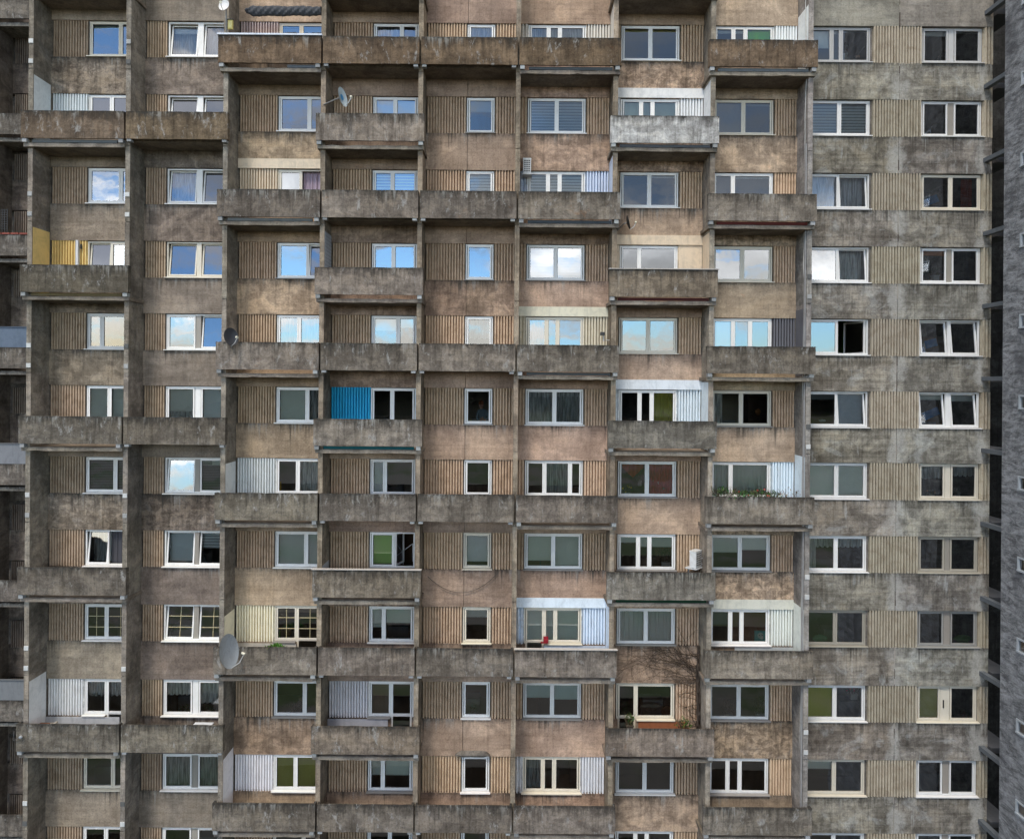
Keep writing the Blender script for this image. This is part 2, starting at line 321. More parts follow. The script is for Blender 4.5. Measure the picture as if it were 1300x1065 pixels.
def tilt_matrix(zb, y, ang, axis='X', x=0):
    T0 = Matrix.Translation((x, y, zb)); return T0 @ Matrix.Rotation(ang, 4, axis) @ T0.inverted()
def window(c, r):
    key = c + str(r); spec = SPEC.get(key, '36 s|36 s')
    x0, x1 = WX[c]; z1 = WT[r]; z0 = z1 - 1.345
    secs = [q.split() for q in spec.split('|')]
    tot = sum(float(q[0]) for q in secs)
    g = GREYFRAME.get(key, 1.)
    g *= R.uniform(.92, 1.04); ag = R.random(); fc = tuple(v * g * (q_ if ag < .22 else 1) for q_, v in zip((.88, .82, .70),  ((.90, .88, .84) if c not in 'IJ' else (.80, .79, .77))))
    if key in ('J8',): fc = (.32, .31, .29)
    fr = MB(); F = .048
    y0, y1 = .015, .10
    fr.box(x0, x1, y0, y1, z1 - F, z1, fc); fr.box(x0, x1, y0, y1, z0, z0 + F, fc)
    fr.box(x0, x0 + F, y0 + .002, y1, z0 + F, z1 - F, fc); fr.box(x1 - F, x1, y0 + .002, y1, z0 + F, z1 - F, fc)
    subs = []; X = x0 + F; W = (x1 - x0 - 2 * F)
    doors = []
    for i, q in enumerate(secs):
        w = W * float(q[0]) / tot; xa, xb = X, X + w; X = xb
        ty = q[1]
        if ty in ('p', 'P'):
            pc = fc if (c == 'B' and r < 4) or c == 'J' and r in (0, 4, 5, 6, 9) or ty == 'P' or r == 5 or r == 9 else jit((.33, .30, .26))
            fr.box(xa, xb, y0 + .005, y1, z0 + F, z1 - F, pc)
            if ty == 'P': fr.box(xa + .1, xa + .13, y0 - .04, y0 + .005, z0 + .5, z0 + .8, (.03, .03, .03))
            continue
        if 0 < i and secs[i - 1][1] not in 'pP': fr.box(xa - .022, xa + .022, y0 + .001, y1, z0 + F, z1 - F, fc)
        ga, gb = xa + .024, xb - .024
        zb, zt = z0 + F, z1 - F
        SF = .055
        sash = MB()
        sy0, sy1 = y0 - .012, y0 + .05
        sash.box(ga, gb, sy0, sy1, zt - SF, zt, fc); sash.box(ga, gb, sy0, sy1, zb, zb + SF, fc)
        sash.box(ga, ga + SF, sy0 + .002, sy1, zb + SF, zt - SF, fc); sash.box(gb - SF, gb, sy0 + .002, sy1, zb + SF, zt - SF, fc)
        # thin dark strips along the top and left edges of the glass
        gz = (.05, .05, .05)
        sash.box(ga + SF, gb - SF, sy0 + .02, sy1, zt - SF - .012, zt - SF, gz); sash.box(ga + SF, ga + SF + .012, sy0 + .02, sy1, zb + SF, zt - SF - .012, gz)
        if 'm' in ty:
            gold = (.62, .52, .30)
            for t_ in (1, 2): zz = zb + (zt - zb) * t_ / 3; sash.box(ga + SF, gb - SF, sy0 + .022, sy0 + .03, zz - .011, zz + .011, gold)
            xm = (ga + gb) / 2; sash.box(xm - .009, xm + .009, sy0 + .024, sy0 + .028, zb + SF, zt - SF, gold)
        pane = MB()
        pane.quad([(ga + SF, sy0 + .033, zb + SF), (gb - SF, sy0 + .033, zb + SF), (gb - SF, sy0 + .033, zt - SF), (ga + SF, sy0 + .033, zt - SF)])
        pane.xf(tilt_matrix((zb + zt) / 2, sy0 + .033, math.radians(R.gauss(0, .35)))).xf(tilt_matrix(0, sy0 + .033, math.radians(R.gauss(0, .45)), 'Z', (ga + gb) / 2))
        if 't' in ty:
            a = math.radians(-R.uniform(5, 7.5)); m = tilt_matrix(zb, sy1, a)
            sash.xf(m); pane.xf(m)
        if 'o' in ty:
            hx = gb if c in 'IAC' else ga; sg = 1 if hx == gb else -1
            m = tilt_matrix(0, sy1, sg * math.radians(-72), 'Z', hx); sash.xf(m); pane.xf(m)
        if 'd' in ty:
            db = z1 - 2.2; doors.append((xa, xb)); zz0 = z0
            sash.box(ga, gb, sy0, sy1, db, db + .1, fc); sash.box(ga, ga + SF, sy0 + .002, sy1, db + .1, zb, fc); sash.box(gb - SF, gb, sy0 + .002, sy1, db + .1, zb, fc)
            fr.box(xa - .02, xa + .024, y0 + .001, y1, db, z0, fc); fr.box(xb - .024, xb + .02, y0 + .001, y1, db, z0, fc)
            pane.quad([(ga + SF, sy0 + .033, db + .1), (gb - SF, sy0 + .033, db + .1), (gb - SF, sy0 + .033, zb), (ga + SF, sy0 + .033, zb)])
        subs.append(('sash', sash, M_FRAME)); subs.append(('pane', pane, M_GLASS))
        for cv in q[2:]:
            k, cc, amt = cv[0], cv[1], float(cv[2:] or 1)
            yb = .135 if 't' not in ty else .30
            if k == 'B':
                b = MB(); col = jit(FAB[cc], .07); zz = zt - (zt - zb) * amt
                if 'd' in ty and amt >= 1: zz = z1 - 2.1
                b.grid(6, 1, lambda u, v: (ga + (gb - ga) * u, yb + .006 * math.sin(u * 9 + r), zz + (zt - zz) * v), col)
                b.box(ga, gb, yb - .012, yb + .012, zz - .02, zz, tuple(x * .8 for x in col))
                subs.append(('roller_blind', b, M_FAB))
            elif k == 'V':
                b = MB(); col = FAB[cc]; n = 11; zz = zt - (zt - zb) * amt
                st = (zt - zb) / n if cc != 'd' else (zt - zb) / 20; z = zt
                while z - st * .3 > zz:
                    b.box(ga, gb, yb, yb + .008, z - st * .62, z, jit(col, .03))
                    b.box(ga, gb, yb + .018, yb + .022, z - st, z - st * .62, tuple(x * .45 for x in col)); z -= st
                subs.append(('slatted_blind', b, M_FAB))
            elif k in 'CL':
                b = MB(); col = jit(CUR[cc], .06); cz = zb if k == 'C' else zt - (zt - zb) * amt
                xa_, xb_ = (ga, ga + (gb - ga) * .38) if cc == 'h' else (ga, gb)
                ph = R.uniform(0, 6); fq = R.uniform(26, 40)
                sc_ = 0 if k == 'C' else .06
                def cf(u, v):
                    xx = xa_ + (xb_ - xa_) * u
                    return (xx, .19 + .28 * ('t' in ty) + .022 * math.sin(xx * fq + ph) + .01 * math.sin(xx * 71), zt + (cz - zt) * (1 - v) * (1 if v > 0 else 1) - (sc_ * abs(math.sin(xx * 16)) if v < .01 else 0))
                b.grid(max(8, int((xb_ - xa_) * 60)), 3, cf, col)
                subs.append(('curtain', b, M_NET if cc in 'nbdh' else M_FAB))
    root = fr.build('balcony_window' if has_balcony(c, r) else 'window', M_FRAME, block)
    for nm, mb, mt in subs:
        if 0 <= r <= 10 or nm in ('sash', 'pane'): mb.build(nm, mt, root)
    # sill
    s = MB(); sc_ = jit(fc, .05) if (c in 'ABJI' or R.random() < .6) else jit((.3, .28, .26))
    if not doors:
        s.box(x0 - .05, x1 + .05, -.14, .03, z0 - .045, z0 - .012, sc_)
        s.build('sill', M_FRAME, root)
    else:
        dx0, dx1 = doors[0]
        a, b = (dx1 + .02, x1 + .03) if dx0 - x0 < x1 - dx1 else (x0 - .03, dx0 - .02)
        s.box(a, b, -.14, .03, z0 - .05, z0 - .012, sc_); s.build('sill', M_FRAME, root)
    return doors

def corr_sheet(xa, xb, z0, z1, col, y=-.035):
    b = MB(); per = .108; n = max(1, round((xb - xa) / per)); per = (xb - xa) / n
    prof = []
    for i in range(n):
        o = xa + i * per
        prof += [(o, y + .115), (o + per * .23, y + .115), (o + per * .37, y + .006), (o + per * .86, y - .004)]
    prof.append((xb, y + .115))
    sk = R.uniform(-.012, .012); bot = [R.uniform(-.02, .02) for _ in prof]
    for i in range(len(prof) - 1):
        (a, ya), (c, yc) = prof[i], prof[i + 1]
        cc = tuple(x * (1 + .05 * math.sin((i // 4) * 2.4 + col[0] * 90)) for x in col)
        b.quad([(a, ya, z0 + bot[i // 4]), (c, yc, z0 + bot[(i + 1) // 4]), (c, yc, z1 + sk), (a, ya, z1)], cc, [0, 0, 1, 1])
    b.box(xa, xb, y + .12, y + .16, z0, z1, tuple(x * .5 for x in col))
    return b

JOINT = {'E': (591 - 650) / S}
for r in range(-1, 13):
    for c in 'ABCDEFGHIJ':
        bx0, bx1 = BX[c]; wx0, wx1 = WX[c]
        doors = window(c, r) if r in ROWS else []
        key = c + str(r); pt = PAINTED.get(key)
        z1 = WT[r]; yj = R.uniform(-.012, .012)
        # infill sheets either side of the window
        if r in ROWS:
            ccol = pt[0] if pt else jit(CORR if c not in 'AB' else (.52, .395, .28), .10)
            if c in 'IJ': ccol = jit((.42, .37, .285), .08)
            if c in 'ABCDEFGH':
                for xa, xb in ((bx0 + .02, wx0 - .03), (wx1 + .03, bx1 - .01)):
                    if xb - xa > .08:
                        if key == 'G3': m = MB(); m.box(xa, xb, -.03, .1, z1 - 1.4, z1 + .02, pt[0]); part('corrugated_sheet', m, M_PAINT)
                        else: part('corrugated_sheet', corr_sheet(xa, xb, z1 - 1.40, z1 + .03, ccol), M_CORRP if pt else M_CORR)
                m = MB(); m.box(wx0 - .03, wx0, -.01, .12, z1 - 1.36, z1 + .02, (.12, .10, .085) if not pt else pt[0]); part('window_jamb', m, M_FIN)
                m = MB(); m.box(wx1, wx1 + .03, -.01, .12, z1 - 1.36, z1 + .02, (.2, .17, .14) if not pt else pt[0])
                part('window_jamb', m, M_FIN)
            elif c == 'I':
                part('corrugated_sheet', corr_sheet(wx1 + .06, WX['J'][0] - .03, z1 - 1.40, z1 + .03, ccol, -.09), M_CORR)
                m = MB(); m.box(wx1, wx1 + .06, -.02, .12, z1 - 1.36, z1 + .02, (.22, .2, .18)); part('window_jamb', m, M_FIN); m = MB(); m.box(bx0 - .1, wx0, -.01, .12, z1 - 1.36, z1 + .02, (.2, .2, .18)); part('window_jamb', m, M_FIN)
            else:
                part('corrugated_sheet', corr_sheet(wx1 + .03, 18.36, z1 - 1.40, z1 + .03, ccol, -.09), M_CORR)
        # spandrel below
        if r + 1 in WT:
            zt, zb = (z1 - 1.385 if r >= 0 else z1 + 3), WT[r + 1] + .028
            if r == 12: zb = GZ
            m = MB(); col = jit(WALLC[c], .12, .018); ff = -.06 + yj - (.03 if c in 'IJ' else 0)
            xs = [bx0, bx1]
            if c == 'E': xs = [bx0, JOINT['E'] - .008, JOINT['E'] + .008, bx1]
            for xa, xb in zip(xs[::2], xs[1::2]):
                cuts = [(xa, xb)]
                db = z1 - 2.2
                for d0, d1 in doors:
                    cuts = [t for a, b in cuts for t in ((a, max(a, d0)), (min(b, d1), b)) if t[1] - t[0] > .02]
                cj = jit(col, .05)
                if doors:
                    for a, b in cuts: m.box(a, b, ff, .12, db, zt, cj)
                    m.box(xa, xb, ff, .12, zb, db, cj)
                else: m.box(xa, xb, ff, .12, zb, zt, cj)
            part('spandrel_panel', m, M_GABLE if c in 'IJ' else R.choice([M_WALL, M_WALL2, M_WALL2, M_WALL3]))
        # painted band above the window and on the partition
        if pt and pt[2]:
            m = MB(); m.box(bx0 + .003, bx1 - .003, -.082, -.055, z1 + .03, z1 + .40, pt[2]); part('painted_band', m, M_PAINT)
        if pt and pt[1]:
            top = z1 + .32 if pt[1].isupper() else z1 - .1
            m = MB(); cc = tuple(x * .95 for x in pt[0])
            xf_ = bx0 if pt[1] in 'Ll' else bx1
            m.box(*((xf_, xf_ + .006) if pt[1] in 'Ll' else (xf_ - .006, xf_)), -1.085, -.09, z1 - 2.2, top, cc); part('painted_side_panel', m, M_PAINT)
# under-window paint where the loggia wall below the sheet shows
for key, col in (('A9', (.55, .56, .58)), ('D9', (.50, .50, .54)), ('F8', (.60, .66, .74)), ('C8', (.58, .54, .47)), ('H8', (.5, .52, .52)), ('G9', (.36, .13, .06))):
    c, r = key[0], int(key[1:]); x0, x1 = BX[c]
    dd = {'A9': (x0 + .01, -14.95), 'D9': (x0 + .01, -4.66), 'F8': (1.30, x1 - .01), 'C8': (x0 + .01, -8.2), 'H8': (8.62, x1 - .01), 'G9': (4.95, x1 - .5)}[key]
    m = MB(); m.box(dd[0], dd[1], -.10, -.075, WT[r] - 2.2, WT[r] - 1.42, col); part('painted_band', m, M_PAINT)

# partition walls
for i, x in enumerate(FIN):
    m = MB(); z = GZ; segs = []
    zs = [GZ] + [WT[r] - 2.3 for r in range(12, -2, -1)] + [19.3]
    for a, b in zip(zs, zs[1:]):
        base = {0: (.31, .275, .23), 1: (.29, .26, .22), 2: (.32, .285, .24), 7: (.34, .30, .25), 8: (.34, .32, .30)}.get(i, (.34, .285, .22))
        cc = jit(base, .1)
        m.box(x - FT, x + FT, -1.1 + R.uniform(-.006, .006), 0.12, a + .004, b, cc)
        m.box(x - FT - .012, x + FT + .012, -1.125, -1.085, a + .02, b - .02, tuple(v * 1.12 for v in cc))
    part('partition_wall', m, M_FIN)
# mounting plates on the partition edges where no balcony hangs
for i in (0, 1, 8):
    for r in range(0, 12):
        c = 'A' if i < 2 else 'H'
        if has_balcony(c, r): continue
        for dz in (-1.28, -2.02):
            if R.random() < .85:
                m = MB(); g = R.choice([.55, .6, .38, .12]); m.box(FIN[i] - .075, FIN[i] + .085, -1.155, -1.126, WT[r] + dz - .09, WT[r] + dz + .07, (g, g, g * .97)); part('mounting_plate', m, M_PAINT)

# balconies
PARC = {'C0': (0.229, 0.165, 0.114), 'D0': (0.210, 0.153, 0.106), 'E0': (0.220, 0.161, 0.110), 'F0': (0.210, 0.153, 0.102), 'H0': (0.210, 0.153, 0.106), 'G1': (0.620, 0.620, 0.610), 'A1': (0.200, 0.153, 0.114), 'B1': (0.210, 0.161, 0.110), 'D5': (0.315, 0.280, 0.241), 'G3': (0.285, 0.238, 0.184), 'H8': (0.343, 0.305, 0.255), 'G9': (0.315, 0.262, 0.219), 'D9': (0.295, 0.246, 0.198), 'D7': (0.275, 0.238, 0.191), 'C6': (0.257, 0.229, 0.184), 'A3': (0.181, 0.161, 0.127)}
STRIP = {'C0': (0.147, 0.164, 0.183), 'A1': (0.147, 0.158, 0.158), 'G1': (0.103, 0.110, 0.120), 'H0': (0.162, 0.183, 0.195), 'H2': (0.103, 0.019, 0.013), 'G3': (0.073, 0.016, 0.013), 'D5': (0.009, 0.095, 0.104), 'G7': (0.006, 0.038, 0.016), 'F0': (0.103, 0.113, 0.120), 'C2': (0.162, 0.170, 0.164), 'F2': (0.073, 0.085, 0.095), 'A3': (0.147, 0.110, 0.047), 'F4': (0.088, 0.095, 0.095)}
for r in range(-1, 12):
    for ci, c in enumerate(COLS):
        if not has_balcony(c, r): continue
        key = c + str(r); z1 = WT[r]; bx0, bx1 = BX[c]; beam = has_beam(c, r)
        L = ci > 0 and has_balcony(COLS[ci - 1], r); Rr = ci < 7 and has_balcony(COLS[ci + 1], r)
        px0 = FIN[ci] + (.035 if L else -FT - .13); px1 = FIN[ci + 1] - (.035 if Rr else -FT - .09)
        sb = z1 - (2.40 if beam else 2.14); st = z1 - (2.26 if beam else 2.02)
        m = MB(); sc_ = jit((.25, .21, .17), .1)
        m.box(bx0 + .002, bx1 - .002, -1.09, -.05, sb, st, sc_)
        if beam:
            n = 14; xs = [px0 + .03 + (px1 - px0 - .06) * i / n for i in range(n + 1)]
            bc = jit((.29, .255, .215), .12)
            jb = [R.uniform(-.012, .022) * (R.random() < .6) for _ in range(n + 1)]; jt = [R.uniform(-.02, .006) * (R.random() < .5) for _ in range(n + 1)]
            for i in range(n):
                k0 = len(m.v); m.box(xs[i], xs[i + 1], -1.24, -1.128, sb, st, jit(bc, .13, .01))
                for q in range(k0, len(m.v)):
                    vx, vy, vz = m.v[q]; e = i if vx == xs[i] else i + 1
                    m.v[q] = (vx, vy, vz + (jb[e] if vz == sb else jt[e]))
            if not L: m.box(px0 + .03, FIN[ci] - FT - .014, -1.127, -.1, sb + .01, st - .01, sc_)
            if not Rr: m.box(FIN[ci + 1] + FT + .014, px1 - .03, -1.127, -.1, sb + .01, st - .01, sc_)
        slab = m.build('balcony', M_CEIL, block)
        # parapet panel with its end returns
        pc = PARC.get(key) or jit({'A': (.24, .215, .18), 'B': (.25, .22, .18), 'H': (.27, .24, .205), 'G': (.29, .265, .23)}.get(c, (.27, .235, .20)), .22)
        m = MB(); zb, zt = z1 - 2.12, z1 - 1.12 + R.uniform(-.012, .012)
        n = 16; xs = [px0 + (px1 - px0) * i / n for i in range(n + 1)]; ja = [R.uniform(-.013, .004) * (R.random() < .5) for _ in range(n + 1)]
        for i in range(n):
            k0 = len(m.v); m.box(xs[i], xs[i + 1], -1.35, -1.27, zb, zt, pc)
            for q in range(k0, len(m.v)):
                vx, vy, vz = m.v[q]; e = i if vx == xs[i] else i + 1
                if vz == zt: m.v[q] = (vx, vy, vz + ja[e])
                else: m.v[q] = (vx, vy, vz + ja[-1 - e])
        for a, b in ((px0, px0 + .08), (px1 - .08, px1)): m.box(a, b, -1.269, -1.13, zb + .01, zt - .01, pc)
        m.build('parapet', M_PARA, slab)
        for x in (px0 + .12, px1 - .12):
            m = MB(); m.box(x - .09, x + .07, -1.33, -1.13, st + .002 if beam else zb - .09, zb - .004, jit((.32, .33, .33), .25)); m.build('support_bracket', M_PAINT, slab)
        if key in STRIP:
            m = MB(); a, b = (px0 + .35, px1 - .3) if key not in ('C0',) else (px0 + 2.5, px1 - .1)
            m.box(a, b, -1.24, -1.15, st + .015, zb - .02, STRIP[key]); m.build('edge_strip', M_PAINT, slab)
        if key in ('C0', 'G3', 'D7', 'F8'):
            m = MB(); m.box(px0 - .03, px1 + .03, -1.39, -1.24, zt + .006, zt + .035 + (.03 if key == 'C0' else 0), (.68, .72, .80) if key == 'C0' else (.5, .46, .42)); m.build('rail_cap', M_PAINT, slab)

# rooms behind the windows
m = MB()
for r in range(-1, 13):
    m.box(-17.9, 18.3, .13, 4.3, WT[r] - 2.42, WT[r] - 2.26, (.3, .25, .2))
m.build('floor_slab', M_ROOM, block)
m = MB()
cells = [(BX[c][0], BX[c][1]) for c in 'ABCDEFGHIJ']
for i, (a, b) in enumerate(cells):
    m.box(a - .12, a - .02, .13, 4.3, GZ, 19, (.3, .28, .25))
    for r in range(-1, 12):
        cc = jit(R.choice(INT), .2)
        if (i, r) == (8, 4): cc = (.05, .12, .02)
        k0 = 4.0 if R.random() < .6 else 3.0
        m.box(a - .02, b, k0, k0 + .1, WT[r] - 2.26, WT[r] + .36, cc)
        # wardrobes and shelves in the rooms
        if R.random() < .7:
            w = R.uniform(.5, 1.1); xo = R.choice([a + .05, b - w - .2]); m.box(xo, xo + w, 2.3, 2.9, WT[r] - 2.25, WT[r] - R.uniform(.2, 1.2), jit((.16, .10, .06), .4))
        if R.random() < .5:
            xo = R.uniform(a + .3, b - 1.); m.box(xo, xo + .8, 1.3, 1.9, WT[r] - 2.25, WT[r] - 1.2, jit(R.choice([(.2, .14, .09), (.3, .3, .28), (.12, .14, .16)]), .3))
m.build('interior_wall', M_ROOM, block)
m = MB(); m.box(-18.0, 18.35, 4.35, 12, GZ, 19.4, (.27, .25, .22)); m.box(-18.0, -17.86, .12, 4.35, GZ, 19.4, (.2, .18, .16)); m.box(18.2, 18.35, .125, 4.35, GZ, 19.4, (.2, .19, .18)); m.box(-18.0, 18.35, -.1, 4.36, 19.405, 19.8, (.25, .24, .23))
m.build('core_wall', M_WALL, block)
# vertical joint filler between the two gable bays, cable down the last partition
m = MB(); jx = (1137 - 650) / S
for r in range(-1, 12):
    z = WT[r] - 1.4
    while z > WT[r + 1] + .05:
        l = R.uniform(.1, .45)
        if R.random() < .75: m.box(jx - .013, jx + R.uniform(.004, .016), -.1 - R.uniform(0, .012), -.03, max(WT[r + 1] + .03, z - l), z, jit((.34, .31, .27) if R.random() < .6 else (.08, .06, .05), .2))
        z -= l
part('joint_filler', m, M_PAINT)
m = MB(); x = FIN[8] - FT - .02
pts = [(x - R.uniform(0, .02), -.92 + R.uniform(-.03, .03) + .06 * math.sin(i), 15 - i * .7) for i in range(46)]
m.tube(pts, .016, (.5, .5, .47), 5); part('drain_cable', m, M_METAL)
m = MB(); m.box(FIN[8] - FT - .05, FIN[8] - FT - .015, -1.05, -.93, -17, 9, (.33, .33, .33)); part('vertical_pipe', m, M_METAL)
# link beams in the slot between the block and the neighbouring wing
for r in range(-1, 12):
    m = MB(); z = WT[r] + .62
    m.box(18.0, 18.2, -1.83, -.06, z - .16, z, (.11, .12, .13)); m.box(18.355, 19.2, -.3, 3.9, z - .2, z, (.09, .09, .095)); part('link_beam', m, M_PAINT)
m = MB(); m.box(18.355, 22, 3.95, 4.1, GZ, 19, (.05, .05, .05)); part('slot_wall', m, M_FIN)
flush_parts()

# ------------------------------------------------------------------ neighbouring wing on the right
wing = thing('neighbouring_wing', 'blue-grey rough concrete wing with small windows at the right edge', 'building', (21, -6, GZ))
k = N('board_marked_concrete')
a = k.noise(k.pos((1, .9, 2.6), rot=(.35, 0, 0)), 1.7, 9, .78, .5); b = k.noise(k.pos(), 9, 5, .7); st = k.noise(k.pos((1, 1.2, .5), (3, 1, 1)), .8, 5, .6)
c = k.mix(k.ramp(a, .36, .62), (.10, .102, .108), (.31, .32, .335)); c = k.mix(k.ramp(b, .4, .7, 0, .5), c, k.mix(1., c, (.5, .5, .52), 'MULTIPLY')); c = k.mix(k.ramp(st, .5, .64, 0, .6), c, (.08, .082, .09))
M_WING = k.pbr(c, .95, k.math('ADD', a, b), .8, .08, .1)
XW = 17.62
m = MB(); zs = [GZ]; wins = []
for r in range(-2, 13):
    zc = (HY - 95 - 102.6 * (r - 0)) / 103 * 2.8125
    wins.append(zc)
wins.sort(); y0w, y1w = -3.55, -2.72
z = GZ
for zc in wins:
    m.box(XW, 26, y0w, y1w, z, zc - .25, (1, 1, 1)); z = zc + .25
    m.box(XW + .18, 26, y0w, y1w, zc - .25, zc + .25, (1, 1, 1))
m.box(XW, 26, y0w, y1w, z, 19, (1, 1, 1)); m.box(XW, 26, -11.5, y0w, GZ, 19, (1, 1, 1)); m.box(XW, 26, y1w, -1.85, GZ, 19, (1, 1, 1))
m.build('wall', M_WING, wing)
for zc in wins:
    f = MB(); w = .07
    f.box(XW - .03, XW + .06, y0w, y1w, zc + .19, zc + .248, (.34, .37, .40)); f.box(XW - .05, XW + .06, y0w, y1w, zc - .248, zc - .19, (.34, .37, .40))
    f.box(XW - .03, XW + .06, y1w - w, y1w, zc - .19, zc + .19, (.34, .37, .40)); f.box(XW - .03, XW + .06, y0w, y0w + w, zc - .19, zc + .19, (.34, .37, .40))
    fo = f.build('window', M_FRAME, wing)
    p = MB(); p.quad([(XW + .03, y1w - w, zc - .19), (XW + .03, y0w + w, zc - .19), (XW + .03, y0w + w, zc + .19), (XW + .03, y1w - w, zc + .19)]); p.build('pane', M_GLASS, fo)
    p = MB(); p.box(XW + .1, XW + .12, y0w + .01, y1w - .01, zc - .24, zc + .24, R.choice([(.5, .5, .5), (.1, .1, .1), (.4, .25, .2)])); p.build('roller_blind', M_FAB, fo)

# ------------------------------------------------------------------ set-back block on the left
YB = 8.0
back = thing('setback_block', 'dark set-back block at the left edge with narrow balconies', 'building', (-25, YB, GZ))
m = MB(); xa, xb = -33.0, -18.4
def zback(py): return (HY - py) * (D + YB) / D / S
for j in range(-2, 9):
    zt = zback(201 + 148 * (j - 1) * 1.0 - 1)   # window head of the floors under each balcony
    for h in (0, 1):
        z1 = zt - 2.82 * h
        m.box(xa, xb, YB, YB + .3, z1 - 2.8, z1 - 1.3, jit((.26, .22, .19), .15))
m.box(xa, xb, YB + .3, YB + 8, GZ, 20, (.2, .18, .16))
m.build('wall', M_WALL, back)
for j in range(-2, 9):
    zt = zback(201 + 148 * (j - 1))
    for h in (0, 1):
        z1 = zt - 2.82 * h
        s = corr_sheet(-24.72, -23.2, z1 - 1.3, z1, jit((.27, .22, .18), .2), YB - .02); s.build('corrugated_sheet', M_CORR, back)
m = MB(); m.box(-25.1, -24.8, YB - 1.3, YB, GZ, 20, (.24, .215, .19)); m.box(-24.95, -24.9, YB - 1.34, YB - 1.3, GZ, 20, (.2, .18, .16)); m.build('partition_wall', M_FIN, back)
m = MB(); m.box(-20.9, -20.7, YB - 1.3, YB, GZ, 20, (.16, .145, .13)); m.build('partition_wall', M_FIN, back)
rails = {1: None, 2: (.25, .07, .05), 3: (.13, .17, .23), 4: (.22, .23, .25), 5: None, 6: (.2, .21, .22)}
for j, py in enumerate((2, 149, 303, 446, 594, 742, 894, 1040)):
    z = (HY - py) * (D + YB - 1.35) / D / S
    m = MB(); m.box(-28, -22.62, YB - 1.35, YB - 1.25, z - 1.0, z, jit((.24, .215, .19), .1)); m.box(-28, -22.62, YB - 1.2, YB, z - 1.3, z - 1.12, (.3, .28, .25))
    o = m.build('balcony', M_PARA, back)
    cc = rails.get(j)
    if cc:
        m = MB()
        if j == 2:
            for q in range(8): m.box(-24.75 + q * .42, -24.38 + q * .42, YB - 1.38, YB - 1.26, z + .004, z + .09, cc)
        else: m.box(-28, -22.75, YB - 1.33, YB - 1.3, z + .004, z + .95, cc); m.box(-28, -22.75, YB - 1.37, YB - 1.27, z + .95, z + .99, tuple(v * .7 for v in cc))
        m.build('railing', M_PAINT, o)
    if j == 2:
        m = MB()
        for q in range(9): m.box(-25.6, -24.15, YB - 1.22, YB - 1.2, z + .3 + q * .11, z + .32 + q * .11, (.03, .03, .03))
        for q in range(12): m.box(-25.5 + q * .12, -25.48 + q * .12, YB - 1.24, YB - 1.22, z + .01, z + 1.25, (.03, .03, .03))
        m.build('lattice', M_METAL, o)

# ------------------------------------------------------------------ things
def dish(px, py, d, rad, facing, label, col=(.6, .62, .64), pole=None, logo=False, wall=(0, 0, 0)):
    X, Z = at(px, py, d); t = thing('satellite_dish', label, 'satellite dish', (X, -d, Z - rad), 'satellite dishes on the facade')
    f = Vector(facing).normalized(); q = f.to_track_quat('Z', 'Y').to_matrix().to_4x4()
    MM = Matrix.Translation((X, -d, Z)) @ q
    m = MB(); n = 28
    for i in range(6):
        for k_ in range(n):
            def pt(i_, k2, o=0): r_ = rad * i_ / 6; a = 6.28319 * k2 / n; return (r_ * math.cos(a) * .92, r_ * math.sin(a), .22 * rad * (i_ / 6) ** 2 - o)
            m.quad([pt(i, k_), pt(i + 1, k_), pt(i + 1, k_ + 1), pt(i, k_ + 1)], col); m.quad([pt(i, k_, .012), pt(i, k_ + 1, .012), pt(i + 1, k_ + 1, .012), pt(i + 1, k_, .012)], tuple(v * .8 for v in col))
    if logo:
        for k_ in range(16):
            a, b = 6.28319 * k_ / 16, 6.28319 * (k_ + 1) / 16
            m.quad([(0, .0, .02), (.32 * rad * math.cos(a), .32 * rad * math.sin(a) + .0, .04), (.32 * rad * math.cos(b), .32 * rad * math.sin(b), .04)], (.05, .25, .5))
    m.xf(MM); m.build('reflector', M_METAL, t, smooth=False)
    m = MB(); m.tube([(0, -rad, .15 * rad), (0, -rad * .75, rad * .75), (0, -rad * .3, rad * 1.15)], .017, (.55, .55, .55)); m.xf(MM); m.build('feed_arm', M_METAL, t)
    m = MB(); m.tube([(0, -rad * .3, rad * 1.22), (0, -rad * .2, rad * 1.02)], [.05, .04], (.7, .68, .55), 8); m.xf(MM); m.build('receiver_head', M_METAL, t)
    m = MB(); m.tube([MM @ Vector((0, 0, -.01)), MM @ Vector((0, 0, -.12)), (wall[0], wall[1], wall[2])], .024, (.25, .25, .25)); m.build('mount', M_METAL, t)
x, z = at(285, 8, 1.45); dish(285, 8, 1.45, .22, (-.15, -1, .25), 'small white dish on a pole beside the folded dark awning at the top', (.68, .68, .68), wall=(FIN[2], -1.12, z - .75))
x, z = at(433, 124, 1.55); dish(433, 124, 1.80, .35, (1, -.28, .18), 'pale oval dish with blue round emblem above the upper balcony parapet', (.50, .58, .62), logo=True, wall=(FIN[3] + .02, -1.12, z - .1))
x, z = at(796, 283, .5); dish(796, 283, .45, .28, (.98, -.08, .25), 'dark dish seen edge on against a beige wall beside a partition', (.10, .10, .10), wall=(x - .3, -.06, z - .2))
x, z = at(292, 428, 1.6); dish(292, 428, 1.72, .33, (1, -.62, .2), 'black dish standing on a dark stained balcony corner', (.035, .037, .045), wall=(x - .02, -1.31, z - .4))
x, z = at(287, 827, 1.75); dish(287, 827, 2.02, .60, (1, -.22, .22), 'large grey dish on the corner of a lower balcony', (.34, .37, .40), wall=(x, -1.34, z - .1))

